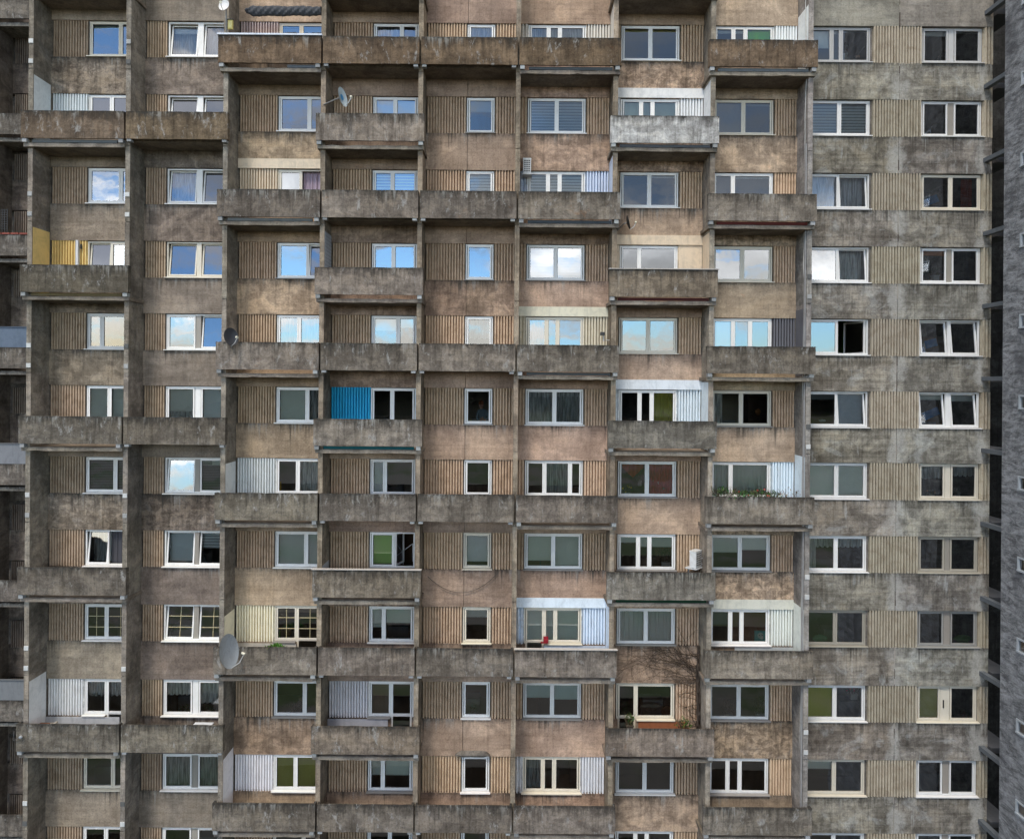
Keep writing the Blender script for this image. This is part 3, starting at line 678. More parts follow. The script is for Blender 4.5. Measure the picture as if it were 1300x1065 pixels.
def ac_unit(px, py, d, w, h, label, turn=0.):
    X, Z = at(px, py, d); t = thing('air_conditioner', label, 'air conditioner', (X, -d, Z - h / 2))
    RM = Matrix.Translation((X, -d, Z)) @ Matrix.Rotation(turn, 4, 'Z')
    m = MB(); m.box(-w / 2, w / 2, -.13, .13, -h / 2, h / 2, (.70, .71, .70)); m.box(-w / 2 - .012, w / 2 + .012, -.142, .142, h / 2 - .03, h / 2 + .012, (.74, .75, .74)); m.xf(RM); m.build('casing', M_METAL, t)
    m = MB(); m.box(-w * .42, w * .42, -.134, -.131, -h * .42, h * .4, (.05, .05, .05))
    for i in range(7): zz = -h * .4 + h * .8 * i / 6; m.box(-w * .42, w * .42, -.146, -.136, zz - .012, zz + .012, (.6, .6, .58))
    for i in range(4): xx = -w * .4 + w * .8 * i / 3; m.box(xx - .01, xx + .01, -.15, -.147, -h * .42, h * .42, (.6, .6, .58))
    m.xf(RM); m.build('grille', M_METAL, t)
    m = MB(); m.box(-w * .62, w * .62, -.18, .3, -h / 2 - .05, -h / 2 - .02, (.6, .62, .63)); m.box(-.02, .02, .26, .3, -h / 2 - .3, -h / 2 - .05, (.3, .3, .3)); m.xf(RM); m.build('bracket', M_METAL, t)
    return t
ac_unit(669, 212, .32, .30, .56, 'narrow white slotted outdoor unit on a bracket beside a striped-blind window', 0)
t = ac_unit(883, 709, .45, .44, .62, 'boxy white outdoor unit with pipes beside a partition on a lower balcony', .85)
X, Z = at(893, 709, .3)
for i in range(3):
    m = MB(); m.tube([(X - .12, -.35, Z - .22 + i * .12), (X + .02, -.45 - i * .04, Z - .1 + i * .1), (X + .12, -.3, Z + .05 + i * .06), (X + .14, -.05, Z + .3)], .022, (.5, .5, .5) if i != 1 else (.03, .03, .03)); m.build('pipe', M_METAL, t, origin=(X, -.3, Z))

# folded awning at the top
x0_, z_ = at(311, 12, 1.1); x1_, _ = at(407, 12, 1.1)
m = MB()
def aw(u, v):
    a = v * 6.28319; ry = .12 + .022 * math.sin(u * 67 + v * 25) + .016 * math.sin(u * 140 - v * 19); rz = .19 * min(1, .3 + u * 7) * (1 - .25 * u * (v > .5)) + .008 * math.sin(u * 75 + 2 * v)
    return (x0_ + (x1_ - x0_) * u, -1.0 + ry * math.cos(a), z_ - .02 + rz * math.sin(a) + .012 * math.sin(u * 18 + v * 3))
m.grid(140, 24, aw, (.075, .078, .085)); o = m.build('folded_awning', M_FAB, None, smooth=True); tag(o, 'crumpled dark grey awning gathered under the top ceiling above a pinkish balcony', 'awning')
X, Z = at(292, 31, 1.2); m = MB(); m.box(X - .08, X + .1, -1.2, -1.13, Z - .18, Z + .16, (.55, .45, .12)); m.box(X - .06, X + .08, -1.215, -1.201, Z - .14, Z + .1, (.66, .58, .22)); m.box(X - .11, X + .13, -1.22, -1.12, Z + .161, Z + .19, (.05, .05, .05))
o = m.build('meter_box', M_METAL); tag(o, 'small yellow box fixed to the partition edge under the top left dish', 'box')
# pale grille screen on side of D3 loggia, floodlight at F4
xs = FIN[3] + FT + .008; m = MB(); m.box(xs, xs + .012, -1.07, -.15, WT[3] - 2.0, WT[3] + .26, (.30, .31, .33))
for q in range(16): m.box(xs + .013, xs + .02, -1.07, -.15, WT[3] - 1.9 + q * .135, WT[3] - 1.8 + q * .135, (.42, .44, .47))
o = m.build('privacy_screen', M_PAINT); tag(o, 'grey slatted screen against the left partition of a middle-height balcony', 'screen')
X, Z = at(766, 425, .6); m = MB(); m.box(X - .12, X + .04, -.75, -.55, Z - .03, Z + .09, (.04, .04, .04)); m.box(X - .02, X + .02, -.65, -.6, Z - .25, Z - .03, (.6, .6, .6)); m.tube([(X, -.6, Z - .2), (X + .18, -.5, Z - .2), (FIN[6] - FT, -.5, Z - .2)], .02, (.6, .6, .6))
o = m.build('floodlight', M_METAL); tag(o, 'small black floodlight on the side of a cream balcony', 'floodlight')

# plants
def leafy(px, py, d, w, h, n, label, name='potted_plant', col=(.06, .12, .03), pot=None, flowers=None, group=None, twig=True, depth=.25):
    X, Z = at(px, py, d); t = thing(name, label, 'plant', (X, -d, Z), group)
    if pot: m = MB(); pw = pot[3] if len(pot) > 3 else w * .5; m.box(X - pw, X + pw, -d - .1, -d + .1, Z - .2, Z, pot[:3]); m.box(X - pw - .015, X + pw + .015, -d - .115, -d + .115, Z - .04, Z + .004, pot[:3]); m.build('planter', M_PAINT, t)
    if twig:
        m = MB()
        for i in range(max(5, n // 12)):
            a = R.uniform(-1, 1); pts = [(X + a * w * .5, -d, Z - .02)]; 
            for j in range(1, 4): pts.append((X + a * w * (.5 + .25 * j / 1.5) + R.uniform(-.04, .04), -d + R.uniform(-.05, .05), Z + h * j / 3 * R.uniform(.7, 1.05)))
            m.tube(pts, [.012, .01, .008, .004], (.10, .08, .05), 4)
        m.build('stems', M_TWIG, t)
    m = MB()
    for i in range(n):
        a = R.gauss(0, .42); hh = R.random() ** .8 * h * (1 - .4 * min(1, abs(a)))
        p = Vector((X + a * w, -d + R.gauss(0, depth * .4), Z + hh)); s_ = R.uniform(.025, .06)
        q = Matrix.Rotation(R.uniform(0, 6.3), 4, 'Z') @ Matrix.Rotation(R.uniform(-1.2, 1.2), 4, 'X')
        cc = tuple(v * R.uniform(.5, 1.6) for v in col)
        m.quad([p + q @ Vector(v) for v in ((-s_ * .4, 0, 0), (0, 0, -s_), (s_ * .4, .01, 0), (0, 0, s_))], cc)
    m.build('foliage', M_LEAF, t)
    if flowers:
        m = MB()
        for i in range(flowers[3]):
            p = (X + R.uniform(-1, 1) * w * .9, -d - R.uniform(.02, .1), Z + R.uniform(.1, 1) * h)
            m.blob(p, .035, .03, .035, jit(flowers[:3], .15), 6, 4, .2)
        m.build('flowers', M_LEAF, t)
    return t
for i, (px, w, h, n, fl, lb) in enumerate([(918, .5, .50, 260, None, 'leafy green balcony plant leftmost on the pale blue balcony parapet'), (947, .45, .38, 220, (.35, .07, .05, 3), 'low green balcony plant with few red blooms on the parapet'), (966, .4, .42, 200, (.4, .06, .05, 4), 'dark green bush with red and white blooms in the middle of the parapet'), (983, .35, .32, 160, (.6, .6, .55, 5), 'small dense plant near the pale blue side sheet')]):
    leafy(px, 634, 1.16, w, h, n, lb, 'balcony_plant', (.05, .10, .03), (.25, .10, .06, .28 + .02 * i), fl, 'plants on the pale blue balcony')
leafy(1002, 634, 1.16, .45, .46, 30, 'bare twiggy dried plant at the right end of the planted parapet', 'balcony_plant', (.22, .15, .10), (.3, .2, .15, .3), None, 'plants on the pale blue balcony')
leafy(350, 823, 1.15, .38, .16, 320, 'bright green mossy plant trailing on a balcony parapet by the cream sheet', 'balcony_plant', (.07, .17, .02), None, None, None, False, .2)
leafy(868, 925, .55, .32, .42, 160, 'green plant by the brown painted wall of the lowest vine balcony', 'balcony_plant', (.06, .10, .02), (.3, .1, .05, .2))
leafy(799, 920, .5, .2, .45, 120, 'plant standing behind the left door of the lowest vine balcony', 'balcony_plant', (.07, .09, .03), (.1, .08, .06, .12))
# creeper over the wall between two windows
X0, Z0 = at(783, 822, 0); X1, Z1 = at(893, 870, 0)
vt = thing('climbing_vine', 'leafless dark climbing vine spreading over the wall beside a partition', 'climbing plant', (X1, -.1, Z1 - 1.6))
mm = MB()
def strand(p, ang, L, rad, lev, y, wob=.22):
    pts = [p]; a = ang; n = max(4, int(L / .09)); px_, pz_ = p[0], p[2]; lim = BX['G']
    for i in range(n):
        a += R.gauss(0, wob); px_ += .09 * math.cos(a); pz_ += .09 * math.sin(a)
        if px_ < lim[0] + .05 or px_ > lim[1] - .02: break
        if px_ < WX['G'][1] + .05 and (pz_ > WT[8] - 1.42 or pz_ < WT[9] + .08): break
        pts.append((px_, y + R.uniform(-.01, .01), pz_))
        if lev < 3 and R.random() < .24: strand(pts[-1], a + R.choice([-1, 1]) * R.uniform(.3, 1.1), L * R.uniform(.25, .55), rad * .6, lev + 1, y - .004)
    if len(pts) > 1: mm.tube(pts, [rad * .72 * (1 - .6 * i / len(pts)) for i in range(len(pts))], jit((.055, .042, .032), .3), 4)
for i in range(14):
    zz = Z1 - 1.6 + i * .18; strand((BX['G'][1] - .06, -.125, zz), R.uniform(2.2, 3.5), R.uniform(.9, 3.2) if Z1 < zz + .4 < Z0 + .5 else .7, .017, 0, -.125 - .002 * (i % 5))
for i in range(16):
    zs_ = R.uniform(Z1 + .1, Z0 - .1); strand((BX['G'][1] - .05, -.13, zs_), 3.14 + R.uniform(-.35, .35) + (Z1 + Z0 - 2 * zs_) * -.1, R.uniform(2., 3.5), .014, 2, -.125 - .003 * (i % 6), .13)
for i in range(8): mm.tube([(BX['G'][1] - .03 - R.uniform(0, .12), -.13 - R.uniform(0, .35), Z1 - 1.75 + q * .42) for q in range(9)], [.035 - .003 * q for q in range(9)], (.07, .055, .045), 5)
mm.build('stems', M_TWIG, vt)

def simple(name, label, cat, fn, mat=M_PAINT, group=None):
    m = MB(); fn(m); return tag(m.build(name, mat), label, cat, group)
# hanging cable
def f(m):
    a, b = at(543, 731, .08), at(632, 727, .08)
    m.tube([(a[0] + (b[0] - a[0]) * u, -.13, a[1] + (b[1] - a[1]) * u - 2.0 * .36 * (1 - (2 * u - 1) ** 2) * .95) for u in [i / 20 for i in range(21)]], .011, (.05, .045, .04), 5)
simple('hanging_cable', 'thin dark cable sagging across a bare wall in the middle', 'cable', f, M_METAL)
# rolled shade above the lowest single window, painted hood
def f(m):
    a, b = at(578, 957, .1), at(622, 957, .1)
    m.grid(16, 8, lambda u, v: (a[0] + (b[0] - a[0]) * u, -.07 - .13 * math.sin(v * 3.14), a[1] + .16 * math.sin(min(1, u * 5, (1 - u) * 5) * 1.57) * (v - .5) * 1.6), (.19, .17, .15))
simple('window_hood', 'bulging grey hood above the lowest single window', 'hood', f, M_FIN)
def f(m): X, Z = at(257, 926, 1.); m.box(X - .36, X + .30, -1.2, -.75, Z - .1, Z + .11, (.55, .55, .56)); m.box(X - .38, X + .32, -1.22, -.73, Z + .11, Z + .15, (.66, .67, .68))
simple('storage_box', 'white lidded box standing behind the lower left balcony parapet', 'box', f)
def f(m):
    a = at(60, 921, .5); k0 = 0
    m.box(a[0] - .75, a[0] + .25, -.95, -.35, a[1] + .02, a[1] + .06, (.30, .26, .22)); m.box(a[0] - .5, a[0] + .05, -.9, -.42, a[1] + .062, a[1] + .075, (.28, .10, .05)); m.box(a[0] - .78, a[0] - .72, -1.0, -.3, a[1] + .01, a[1] + .09, (.5, .46, .4)); m.box(a[0] + .22, a[0] + .28, -1.0, -.3, a[1] + .01, a[1] + .09, (.5, .46, .4))
    for lx in (-.7, .2):
        for ly in (-.9, -.4): m.box(a[0] + lx - .02, a[0] + lx + .02, ly - .02, ly + .02, WT[9] - 2.26, a[1] + .02, (.3, .26, .2))
simple('wooden_table', 'wooden tray table with red-brown top on the lowest left balcony', 'table', f)
def f(m): X, Z = at(28, 935, 1.35); m.tube([(X - .28, -1.37, Z + .2), (X - .28, -1.4, Z - .12), (X - .05, -1.42, Z)], .015, (.1, .1, .1)); m.blob((X, -1.42, Z + .02), .07, .05, .06, (.3, .32, .34))
simple('hook_lamp', 'small lamp on a bent dark rod at the parapet corner, lower left', 'lamp', f, M_METAL)
def f(m): X, Z = at(693, 813, .2); m.box(X - .09, X + .09, -.2, -.09, Z - .11, Z + .13, (.30, .015, .025)); m.box(X - .2, X - .09, -.2, -.1, Z - .11, Z - .07, (.22, .012, .02)); m.box(X - .07, X + .07, -.21, -.2, Z + .02, Z + .06, (.42, .03, .04))
simple('letter_box', 'dark red box on the sill of the white-blue balcony window', 'box', f)
def f(m): X, Z = at(806, 750, .2); m.box(X - .1, X + .1, -.3, -.09, Z - .1, Z + .1, (.2, .05, .04)); 
# white pole on the yellow sheet
def f(m): X, Z = at(98.5, 322, .1); m.box(X - .045, X + .045, -.16, -.05, WT[3] - 1.8, WT[3] + .02, (.7, .7, .7)); m.box(X + .10, X + .14, -.11, -.05, WT[3] - .3, WT[3] - .12, (.05, .05, .05))
simple('white_post', 'white post leaning by the yellow corrugated sheet', 'post', f)
# bracket wall lamp etc on D7 screen
def f(m):
    m.box(BX['D'][0] + .004, BX['D'][0] + .02, -1.0, -.1, WT[7] - 2.1, WT[7] - 1.05, (.42, .43, .44))
simple('side_board', 'grey board leaning on the partition of the green-blind balcony', 'board', f)
# objects inside windows
def sillpos(c, r): return WT[r] - 1.30
def inside(name, label, cat, px, py, w, h, col, y=.22, shape='box', mat=M_PAINT, grp=None):
    X, Z = at(px, py, -y); m = MB()
    if shape == 'box': m.box(X - w / 2, X + w / 2, y, y + .12, Z - h / 2, Z + h / 2, col); m.box(X - w / 2 + .02, X + w / 2 - .02, y - .006, y - .001, Z - h / 2 + .02, Z + h / 2 - .02, tuple(v * 1.3 for v in col))
    else:
        m.blob((X, y + .08, Z), w / 2, .07, h / 2, col, 12, 8, .06)
        m.tube([(X, y + .08, Z - h * .5), (X, y + .08, Z - h * .3)], [w * .3, w * .2], tuple(v * .7 for v in col), 8)
    return tag(m.build(name, mat), label, cat, grp)
def pot(px, py, label, w=.2, h=.35, n=60, col=(.06, .10, .03), pc=(.5, .48, .44), fl=None):
    return leafy(px, py, -.3, w, h, n, label, 'potted_plant', col, (*pc, w * .45), fl, 'pot plants on window sills', True, .1)
pot(797, 626, 'yellow-flowered pot plant behind the left pane of the red-curtain window', .25, .3, 60, fl=(.75, .5, .03, 5))
pot(812, 610, 'tall leafy pot plant in the middle of the red-curtain window', .12, .6, 120)
pot(833, 626, 'white orchid pot plant behind the right pane of the red-curtain window', .5, .55, 70, (.04, .07, .02), fl=(.75, .7, .68, 14))
pot(845, 713, 'bushy dark plant behind the window beside the white outdoor unit', .35, .6, 170, (.03, .05, .02))
pot(600, 905, 'pale cactus pot standing in the lowest complete single window', .15, .35, 40, (.2, .24, .18))
pot(1223, 915, 'red-leaved plant in a white bowl in the lowest right window', .22, .4, 80, (.2, .03, .03), (.6, .62, .6))
pot(1187, 350, 'spiky plant behind the left pane under an orange blind at far right', .25, .4, 30, (.06, .08, .03))
pot(1083, 880, 'red-flowered plant behind the right pane beside the olive blind', .3, .4, 60, (.04, .05, .02), fl=(.4, .03, .06, 8))
pot(238, 903, 'leafy pot plant behind the lace valance of the lower left window', .35, .3, 120)
pot(265, 903, 'low green pot plant behind the right lace pane of the lower left window', .35, .25, 110)
pot(378, 905, 'wide dark plant in the lower window beside the grey dish balcony', .45, .5, 120, (.03, .045, .02))
pot(925, 905, 'dark trailing plant behind the left pane below the stained pale balcony', .3, .6, 90, (.03, .04, .02))
pot(965, 905, 'dark brown-red plant behind the right pane below the stained pale balcony', .35, .7, 90, (.06, .03, .02))
pot(1215, 625, 'small plant behind the right lace valance at far right', .12, .3, 30, (.05, .06, .04))
pot(1181, 628, 'figurine-like plant with orange bloom behind the left lace valance at far right', .2, .2, 30, fl=(.6, .25, .1, 4))
pot(500, 720, 'reddish plant inside the open balcony window', .2, .35, 60, (.3, .05, .08))
pot(1070, 70, 'dry branching plant behind the top right window', .3, .5, 40, (.12, .10, .06))
inside('ceramic_bird', 'orange-beige ornament on the sill of the top right window', 'ornament', 1090, 71, .22, .12, (.5, .32, .2), shape='blob')
inside('picture', 'turquoise picture standing in the brown-blind window', 'picture', 966, 807, .5, .40, (.10, .36, .33), y=.10)
X, Z = at(966, 807, -.1)
def f(m): m.blob((X - .02, .09, Z + .02), .12, .012, .12, (.55, .62, .55), 10, 6); m.blob((X + .03, .086, Z - .07), .07, .01, .07, (.75, .78, .7), 8, 5); m.blob((X - .06, .08, Z + .03), .018, .006, .018, (.02, .02, .02), 6, 4); m.blob((X + .04, .08, Z + .04), .018, .006, .018, (.02, .02, .02), 6, 4)
o = simple('picture_motif', 'pale round motif on the turquoise picture', 'picture', f)
pic = [q for q in bpy.data.objects if q.name.startswith('picture') and q is not o and q.get('category') == 'picture'][0]
o.parent = pic; o.location = o.location - pic.location; o.name = 'motif'
del o['label']; del o['category']
inside('cushion', 'pale green crumpled cushion in the left pane of the lower right window', 'cushion', 1042, 811, .6, .3, (.14, .26, .16), shape='blob')
inside('green_bag', 'bright green bag inside the far right lower window', 'bag', 1224, 811, .7, .28, (.08, .25, .04), shape='blob')
inside('yellow_sponge', 'narrow yellow bottle at the sill beside the white corrugated sheet', 'bottle', 355, 617, .09, .34, (.7, .45, .03))
inside('wicker_basket', 'brown basket on the sill of the brown-blind barred window', 'basket', 365, 803, .3, .3, (.22, .12, .05), shape='blob')
inside('green_bottle', 'green bottle in the left corner of the brown-blind barred window', 'bottle', 354, 806, .1, .3, (.06, .3, .05))
inside('orange_lampshade', 'orange lampshade inside a right hand window', 'lamp shade', 963, 523, .22, .28, (.40, .16, .03), y=1.2, shape='blob')
inside('white_bowl', 'white bowl on the sill of the window with a blue curtain', 'bowl', 1045, 534, .28, .09, (.6, .6, .58), shape='blob')
inside('small_carton', 'small white carton standing in the lower far right window', 'carton', 1172, 724, .12, .1, (.6, .6, .6))
inside('armchair', 'brown armchair inside the lowest vine balcony window', 'armchair', 848, 905, .5, .5, (.30, .12, .06), y=.9, shape='blob')
inside('bed_linen', 'pale bedding heap inside the lowest vine balcony window', 'bedding', 827, 897, .8, .2, (.30, .27, .2), y=.9, shape='blob')
# red curtains
def redc(m, c, r, x0, x1, zf, col):
    z1 = WT[r] - .1
    n = 16
    m.grid(n, 4, lambda u, v: (x0 + (x1 - x0) * u, .2 + .03 * math.sin(u * 30), z1 - (1 - v) * zf(u)), col)
def f(m): redc(m, 'G', 6, WX['G'][0] + .2, WX['G'][0] + 1.0, lambda u: .55 - abs(u - .5) * .75, (.5, .07, .03))
simple('red_drape', 'bright red draped valance in the left pane of the flowered window', 'curtain', f, M_FAB)
def f(m): x = (1228 - 650) / S; redc(m, 'J', 2, x - .2, x + .22, lambda u: 1.2, (.32, .04, .02))
simple('red_curtain', 'dull red curtain inside the upper far right window', 'curtain', f, M_FAB)
# blue lit panels seen inside J windows
for (px, py, w, h, an, lb) in ((1184, 254, .42, .3, .35, 'tilted blue board in the upper far right window'), (1182, 436, .45, .3, .28, 'bright blue board leaning behind the tilted far right window'), (1182, 525, .62, .30, .42, 'long bright blue board lying aslant behind the lace-free far right window')):
    X, Z = at(px, py, -.5); m = MB(); m.box(-w / 2, w / 2, -.02, .02, -h / 2, h / 2, (.05, .22, .5)); m.xf(Matrix.Translation((X, .5, Z)) @ Matrix.Rotation(-an, 4, 'Y')); tag(m.build('blue_board', M_PAINT), lb, 'board', 'blue boards in the right windows')
# clothes airer in D7
def f(m):
    a = at(500, 708, -.6); b = at(524, 690, -.6)
    m.tube([(a[0], .6, a[1]), (b[0], .6, b[1])], .015, (.6, .6, .6)); m.tube([((a[0] + b[0]) / 2, .6, (a[1] + b[1]) / 2), ((a[0] + b[0]) / 2, .6, a[1] - .25)], .015, (.6, .6, .6)); m.tube([(b[0], .6, b[1]), (b[0], .62, b[1] - .7)], .015, (.6, .6, .6))
simple('clothes_airer', 'white clothes airer inside the open balcony window', 'clothes airer', f, M_METAL)
# person at the single window
px_, pz_ = at(611, 512, -.38); fl = WT[5] - 2.25
pt = thing('person', 'person with auburn hair in a blue-grey top standing inside a dark single window', 'person', (px_, .45, fl))
def skin_obj(name, J, E, col, mat, parent, sub=1):
    me = bpy.data.meshes.new(name); me.from_pydata([tuple(Vector(j[:3]) - wpos(parent)) for j in J], E, []); ob = bpy.data.objects.new(name, me); COL.objects.link(ob); ob.parent = parent
    md = ob.modifiers.new('s', 'SKIN'); md.use_smooth_shade = True
    for i, j in enumerate(J): me.skin_vertices[0].data[i].radius = (j[3], j[4] if len(j) > 4 else j[3])
    me.skin_vertices[0].data[0].use_root = True
    ob.modifiers.new('u', 'SUBSURF').levels = sub; ob.modifiers['u'].render_levels = sub
    dg = bpy.context.evaluated_depsgraph_get(); dg.update(); e = ob.evaluated_get(dg); nm = bpy.data.meshes.new_from_object(e)
    ob.modifiers.clear(); ob.data = nm; bpy.data.meshes.remove(me)
    nm.materials.clear(); nm.materials.append(mat)
    if 'tint' in nm.attributes: nm.attributes.remove(nm.attributes['tint'])
    ca = nm.attributes.new('tint', 'FLOAT_COLOR', 'FACE'); cs = []
    for p in nm.polygons:
        c = col(p.center + wpos(parent)) if callable(col) else col; cs += [*c, 1.]
    ca.data.foreach_set('color', cs); return ob
def mk_skin(me):
    pass
_orig = bpy.data.meshes.new
H = fl; x, y = px_, .42
J = [(x + .06, y, H + .92, .15, .11), (x + .05, y, H + 1.12, .13, .10), (x + .04, y, H + 1.33, .16, .11), (x + .02, y, H + 1.45, .07, .06), (x, y - .01, H + 1.52, .055), (x - .01, y - .02, H + 1.62, .085, .10), (x - .01, y - .02, H + 1.70, .075, .085),
     (x + .20, y, H + 1.38, .055), (x + .27, y - .04, H + 1.13, .045), (x + .14, y - .22, H + 1.03, .035), (x + .07, y - .28, H + 1.05, .03),
     (x - .13, y, H + 1.38, .055), (x - .17, y - .05, H + 1.12, .045), (x - .05, y - .22, H + .98, .035), (x + .02, y - .28, H + 1.02, .03),
     (x + .15, y, H + .82, .085), (x + .15, y, H + .46, .06), (x + .15, y + .02, H + .09, .042), (x + .15, y - .1, H + .04, .04),
     (x - .04, y, H + .82, .085), (x - .04, y, H + .46, .06), (x - .04, y + .02, H + .09, .042), (x - .04, y - .1, H + .04, .04)]
E = [(0, 1), (1, 2), (2, 3), (3, 4), (4, 5), (5, 6), (2, 7), (7, 8), (8, 9), (9, 10), (2, 11), (11, 12), (12, 13), (13, 14), (0, 15), (15, 16), (16, 17), (17, 18), (0, 19), (19, 20), (20, 21), (21, 22)]
def pcol(p):
    if p.z > H + 1.47 or (p.y < y - .2 and p.z > H + .9): return (.62, .34, .24)
    return (.22, .30, .36) if p.z > H + .85 else (.05, .06, .09)
def skin_build():
    me = bpy.data.meshes.new('body'); me.from_pydata([tuple(Vector(j[:3]) - wpos(pt)) for j in J], E, []); ob = bpy.data.objects.new('body', me); COL.objects.link(ob); ob.parent = pt
    ob.modifiers.new('s', 'SKIN')
    if not me.skin_vertices: me.attributes.new('skin', 'FLOAT', 'POINT')
    sv = me.skin_vertices[0].data if me.skin_vertices else None
    return ob, sv
try:
    bpy.context.view_layer.update()
    me = bpy.data.meshes.new('body'); me.from_pydata([tuple(Vector(j[:3]) - wpos(pt)) for j in J], E, [])
    body = bpy.data.objects.new('body', me); COL.objects.link(body); body.parent = pt
    bpy.context.view_layer.objects.active = body; body.select_set(True)
    bpy.ops.object.modifier_add(type='SKIN')
    for i, j in enumerate(J): me.skin_vertices[0].data[i].radius = (j[3], j[4] if len(j) > 4 else j[3])
    me.skin_vertices[0].data[0].use_root = True
    body.modifiers[0].use_smooth_shade = True
    s2 = body.modifiers.new('u', 'SUBSURF'); s2.levels = 2
    bpy.context.view_layer.update(); dg = bpy.context.evaluated_depsgraph_get()
    nm = bpy.data.meshes.new_from_object(body.evaluated_get(dg)); body.modifiers.clear(); body.data = nm
    nm.materials.clear(); nm.materials.append(M_SKIN)
    ca = nm.attributes.new('tint', 'FLOAT_COLOR', 'FACE')
    cs = []
    for p in nm.polygons: cs += [*pcol(p.center + wpos(pt)), 1.]
    ca.data.foreach_set('color', cs); body.select_set(False)
except Exception as ex: print('skin failed', ex)
def hand(hx, hy, hz, sx):
    m = MB(); m.blob((hx, hy, hz), .035, .02, .045, (.62, .34, .24), 8, 6)
    for i in range(4): l = (.07, .08, .075, .06)[i]; m.tube([(hx + (i - 1.5) * .018, hy, hz + .03), (hx + (i - 1.5) * .019, hy - .02, hz + .03 + l * .6), (hx + (i - 1.5) * .019, hy + .0, hz + .03 + l)], [.009, .008, .006], (.62, .34, .24), 6)
    m.tube([(hx + sx * .03, hy, hz - .01), (hx + sx * .055, hy - .01, hz + .02), (hx + sx * .05, hy - .02, hz + .05)], [.011, .01, .007], (.62, .34, .24), 6)
    m.build('hand', M_SKIN, pt, smooth=True)
hand(x + .07, y - .29, H + 1.07, 1); hand(x + .02, y - .29, H + 1.04, -1)
m = MB(); cx, cy, cz = x - .01, y - .02, H + 1.645
m.blob((cx, cy + .03, cz + .03), .10, .11, .125, (.30, .09, .03), 14, 9, .05); m.build('hair', M_SKIN, pt, smooth=True)
m = MB()
for s_ in (-1, 1): m.blob((cx + s_ * .032, cy - .088, cz), .012, .008, .008, (.03, .02, .02), 8, 5); m.blob((cx + s_ * .088, cy, cz - .01), .012, .02, .03, (.42, .2, .14), 8, 5)
m.blob((cx, cy - .1, cz - .03), .014, .018, .025, (.46, .23, .16), 8, 5); m.blob((cx, cy - .085, cz - .068), .026, .01, .008, (.32, .08, .07), 8, 5)
m.build('face', M_SKIN, pt, smooth=True)

# ------------------------------------------------------------------ ground
m = MB(); m.grid(8, 8, lambda u, v: (-1500 + 3000 * u, -1500 + 3000 * v, GZ), (1, 1, 1)); m.build('ground', M_GROUND, None, 'structure')

m = MB()  # low ridge added out of view to darken the lower window reflections
def hl(u, v):
    a = math.pi * (1.02 + .96 * u); rr = 420 + 260 * (1 - v); h = 7 + 3 * math.sin(u * 23) + 2 * math.sin(u * 61 + 2) + 1.2 * math.sin(u * 170) + R.uniform(0, 1.5)
    h *= (1, .96, .8, .5, 0)[int(round((1 - v) * 4))] if v < 1 else 1
    return (rr * math.cos(a), (420 + 300 * (1 - v)) * math.sin(a), GZ - .5 + (24 + h) * (v if v < 1 else 1))
m.grid(180, 4, hl, (1, 1, 1)); m.build('added_ridge', M_GROUND, None, 'structure')

# ------------------------------------------------------------------ sky
w = bpy.data.worlds.new('World'); sc.world = w; w.use_nodes = True; nt = w.node_tree; nt.nodes.clear()
def wn(t, **k_):
    x = nt.nodes.new(t)
    for a, b in k_.items(): setattr(x, a, b)
    return x
L = nt.links.new
out = wn('ShaderNodeOutputWorld'); bg = wn('ShaderNodeBackground'); L(bg.outputs[0], out.inputs[0])
sky = wn('ShaderNodeTexSky'); sky.sky_type = 'NISHITA'; sky.sun_disc = False; SE, SR = math.radians(58), math.radians(205); sky.sun_elevation = SE; sky.sun_rotation = SR; sky.air_density = 1.2; sky.dust_density = .6; sky.ozone_density = 1.5
tc = wn('ShaderNodeTexCoord'); sep = wn('ShaderNodeSeparateXYZ'); L(tc.outputs['Generated'], sep.inputs[0])
def wm(op, a, b=None):
    x = wn('ShaderNodeMath', operation=op)
    for i, v in enumerate((a, b)):
        if v is None: continue
        if isinstance(v, (int, float)): x.inputs[i].default_value = v
        else: L(v, x.inputs[i])
    return x.outputs[0]
def wmap(vec, s, o=(0, 0, 0)):
    x = wn('ShaderNodeMapping'); x.inputs['Scale'].default_value = s; x.inputs['Location'].default_value = o; L(vec, x.inputs[0]); return x.outputs[0]
def wnoise(vec, s, d=6, r_=.6, di=.4):
    x = wn('ShaderNodeTexNoise'); x.inputs['Scale'].default_value = s; x.inputs['Detail'].default_value = d; x.inputs['Roughness'].default_value = r_; x.inputs['Distortion'].default_value = di; L(vec, x.inputs['Vector']); return x.outputs['Fac']
def wr(f, lo, hi, a=0., b=1.):
    x = wn('ShaderNodeMapRange'); x.interpolation_type = 'SMOOTHSTEP'
    for i, v in enumerate((lo, hi, a, b)): x.inputs[i + 1].default_value = v
    L(f, x.inputs[0]); return x.outputs[0]
def wmix(f, a, b, mode='MIX'):
    x = wn('ShaderNodeMix', data_type='RGBA', blend_type=mode)
    for s_, v in ((x.inputs[0], f), (x.inputs[6], a), (x.inputs[7], b)):
        if isinstance(v, (int, float)): s_.default_value = v
        elif isinstance(v, tuple): s_.default_value = (*v, 1)
        else: L(v, s_)
    return x.outputs[2]
G = tc.outputs['Generated']
n1 = wnoise(wmap(G, (2.6, 2.6, 8.5), (1.3, 0, .4)), 1.5, 8, .62, .5)
n2 = wnoise(wmap(G, (5, 5, 26), (7, 2, 1)), 1.2, 6, .6, .3)
n3 = wnoise(wmap(G, (1.2, 1.2, 2.5), (3, 5, 2)), 1.5, 4, .5, .2)
Z = sep.outputs[2]; Xd = sep.outputs[0]
cover = wr(wm('ADD', wm('MULTIPLY', n1, .75), wm('MULTIPLY', n2, .25)), .43, .55)
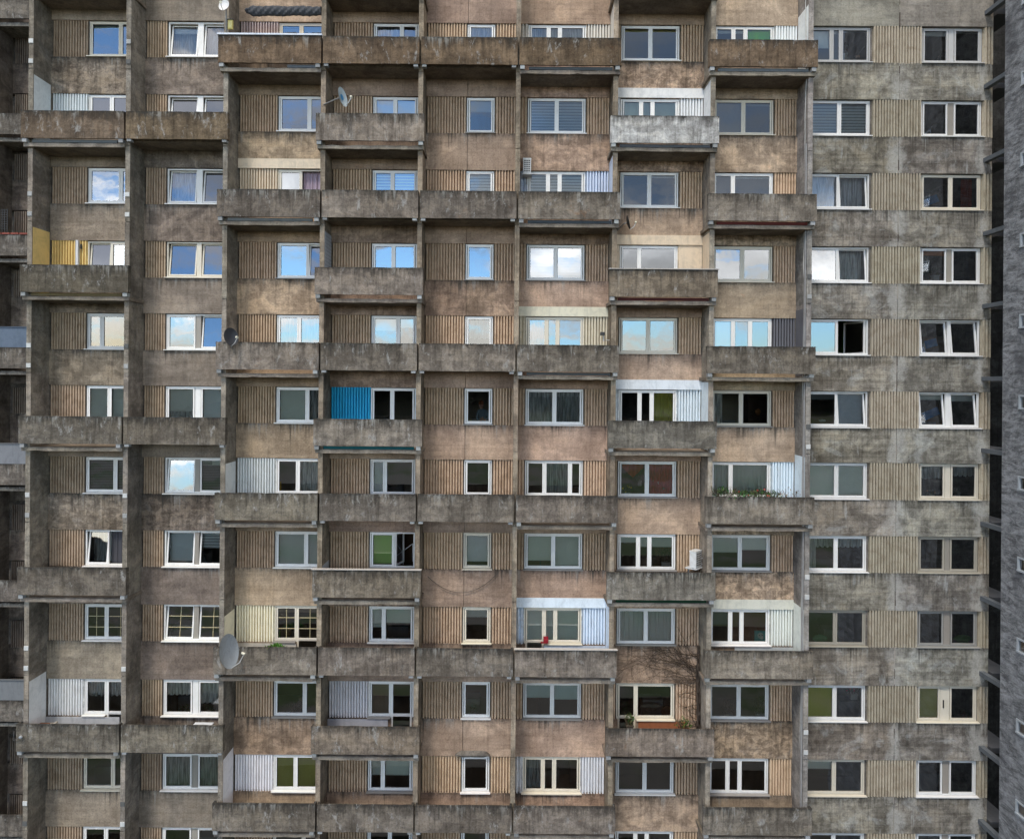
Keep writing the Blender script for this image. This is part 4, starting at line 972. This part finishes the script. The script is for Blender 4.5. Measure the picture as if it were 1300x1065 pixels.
# clouds: warm near the horizon, brilliant low down, slate higher up
lit = wmix(wr(Z, .02, .10), (26, 22.5, 15), (50, 50, 50)); lit = wmix(wr(Z, .20, .30), lit, (11, 11.5, 13.5)); lit = wmix(wr(Z, .45, .9), lit, (34, 30, 24.5))
dark = wmix(wr(Z, .06, .24), (19, 18.5, 17), (5, 5.8, 7.5)); dark = wmix(wr(Z, .45, .9), dark, (23, 20.5, 17))
cloud = wmix(wr(n3, .38, .62), dark, lit)
blue = wmix(1., wmix(1., sky.outputs[0], (1.15, 1.72, 2.35), 'MULTIPLY'), wmix(wr(Z, .15, .3), (1.9, 1.9, 1.9), wmix(wr(Z, .35, .6), (1., 1., 1.), (.6, .5, .42))), 'MULTIPLY')
colr = wmix(cover, blue, cloud)
# the east side of the low sky is heavier
colr = wmix(wm('MULTIPLY', wm('MULTIPLY', wr(Xd, -.16, .06, 0, .88), wr(Z, .62, .40)), wr(Z, .17, .25)), colr, wmix(n1, (1.0, 1.6, 2.5), (3.4, 3.9, 4.6)))
L(colr, bg.inputs['Color']); bg.inputs['Strength'].default_value = .115
sun = bpy.data.lights.new('sun', 'SUN'); sun.energy = 2.1; sun.angle = math.radians(11); sun.color = (1, .95, .87)
so = bpy.data.objects.new('sun', sun); COL.objects.link(so)
az = math.radians(205); d_ = Vector((math.sin(az) * math.cos(SE), math.cos(az) * math.cos(SE), math.sin(SE))); so.rotation_euler = (-d_).to_track_quat('-Z', 'Y').to_euler(); so.location = (0, -40, 40)

# ------------------------------------------------------------------ camera
cam = bpy.data.cameras.new('camera'); co = bpy.data.objects.new('camera', cam); COL.objects.link(co); sc.camera = co
co.location = (0, -D, 0); co.matrix_world = Matrix.Translation((0, -D, 0)) @ Matrix.Rotation(math.pi / 2, 4, 'X') @ Matrix.Rotation(TH, 4, 'Z')
cam.sensor_width = 36; cam.lens = 36 * D / (FW / S); cam.shift_y = -(FH / 2 - HY) / FW; cam.clip_end = 4000; cam.clip_start = .1
vs = sc.view_settings; vs.view_transform = 'Standard'; vs.look = 'None'; vs.exposure = 0.05; vs.gamma = 1
sc.cycles.max_bounces = 8; sc.cycles.transparent_max_bounces = 16; sc.cycles.use_denoising = True
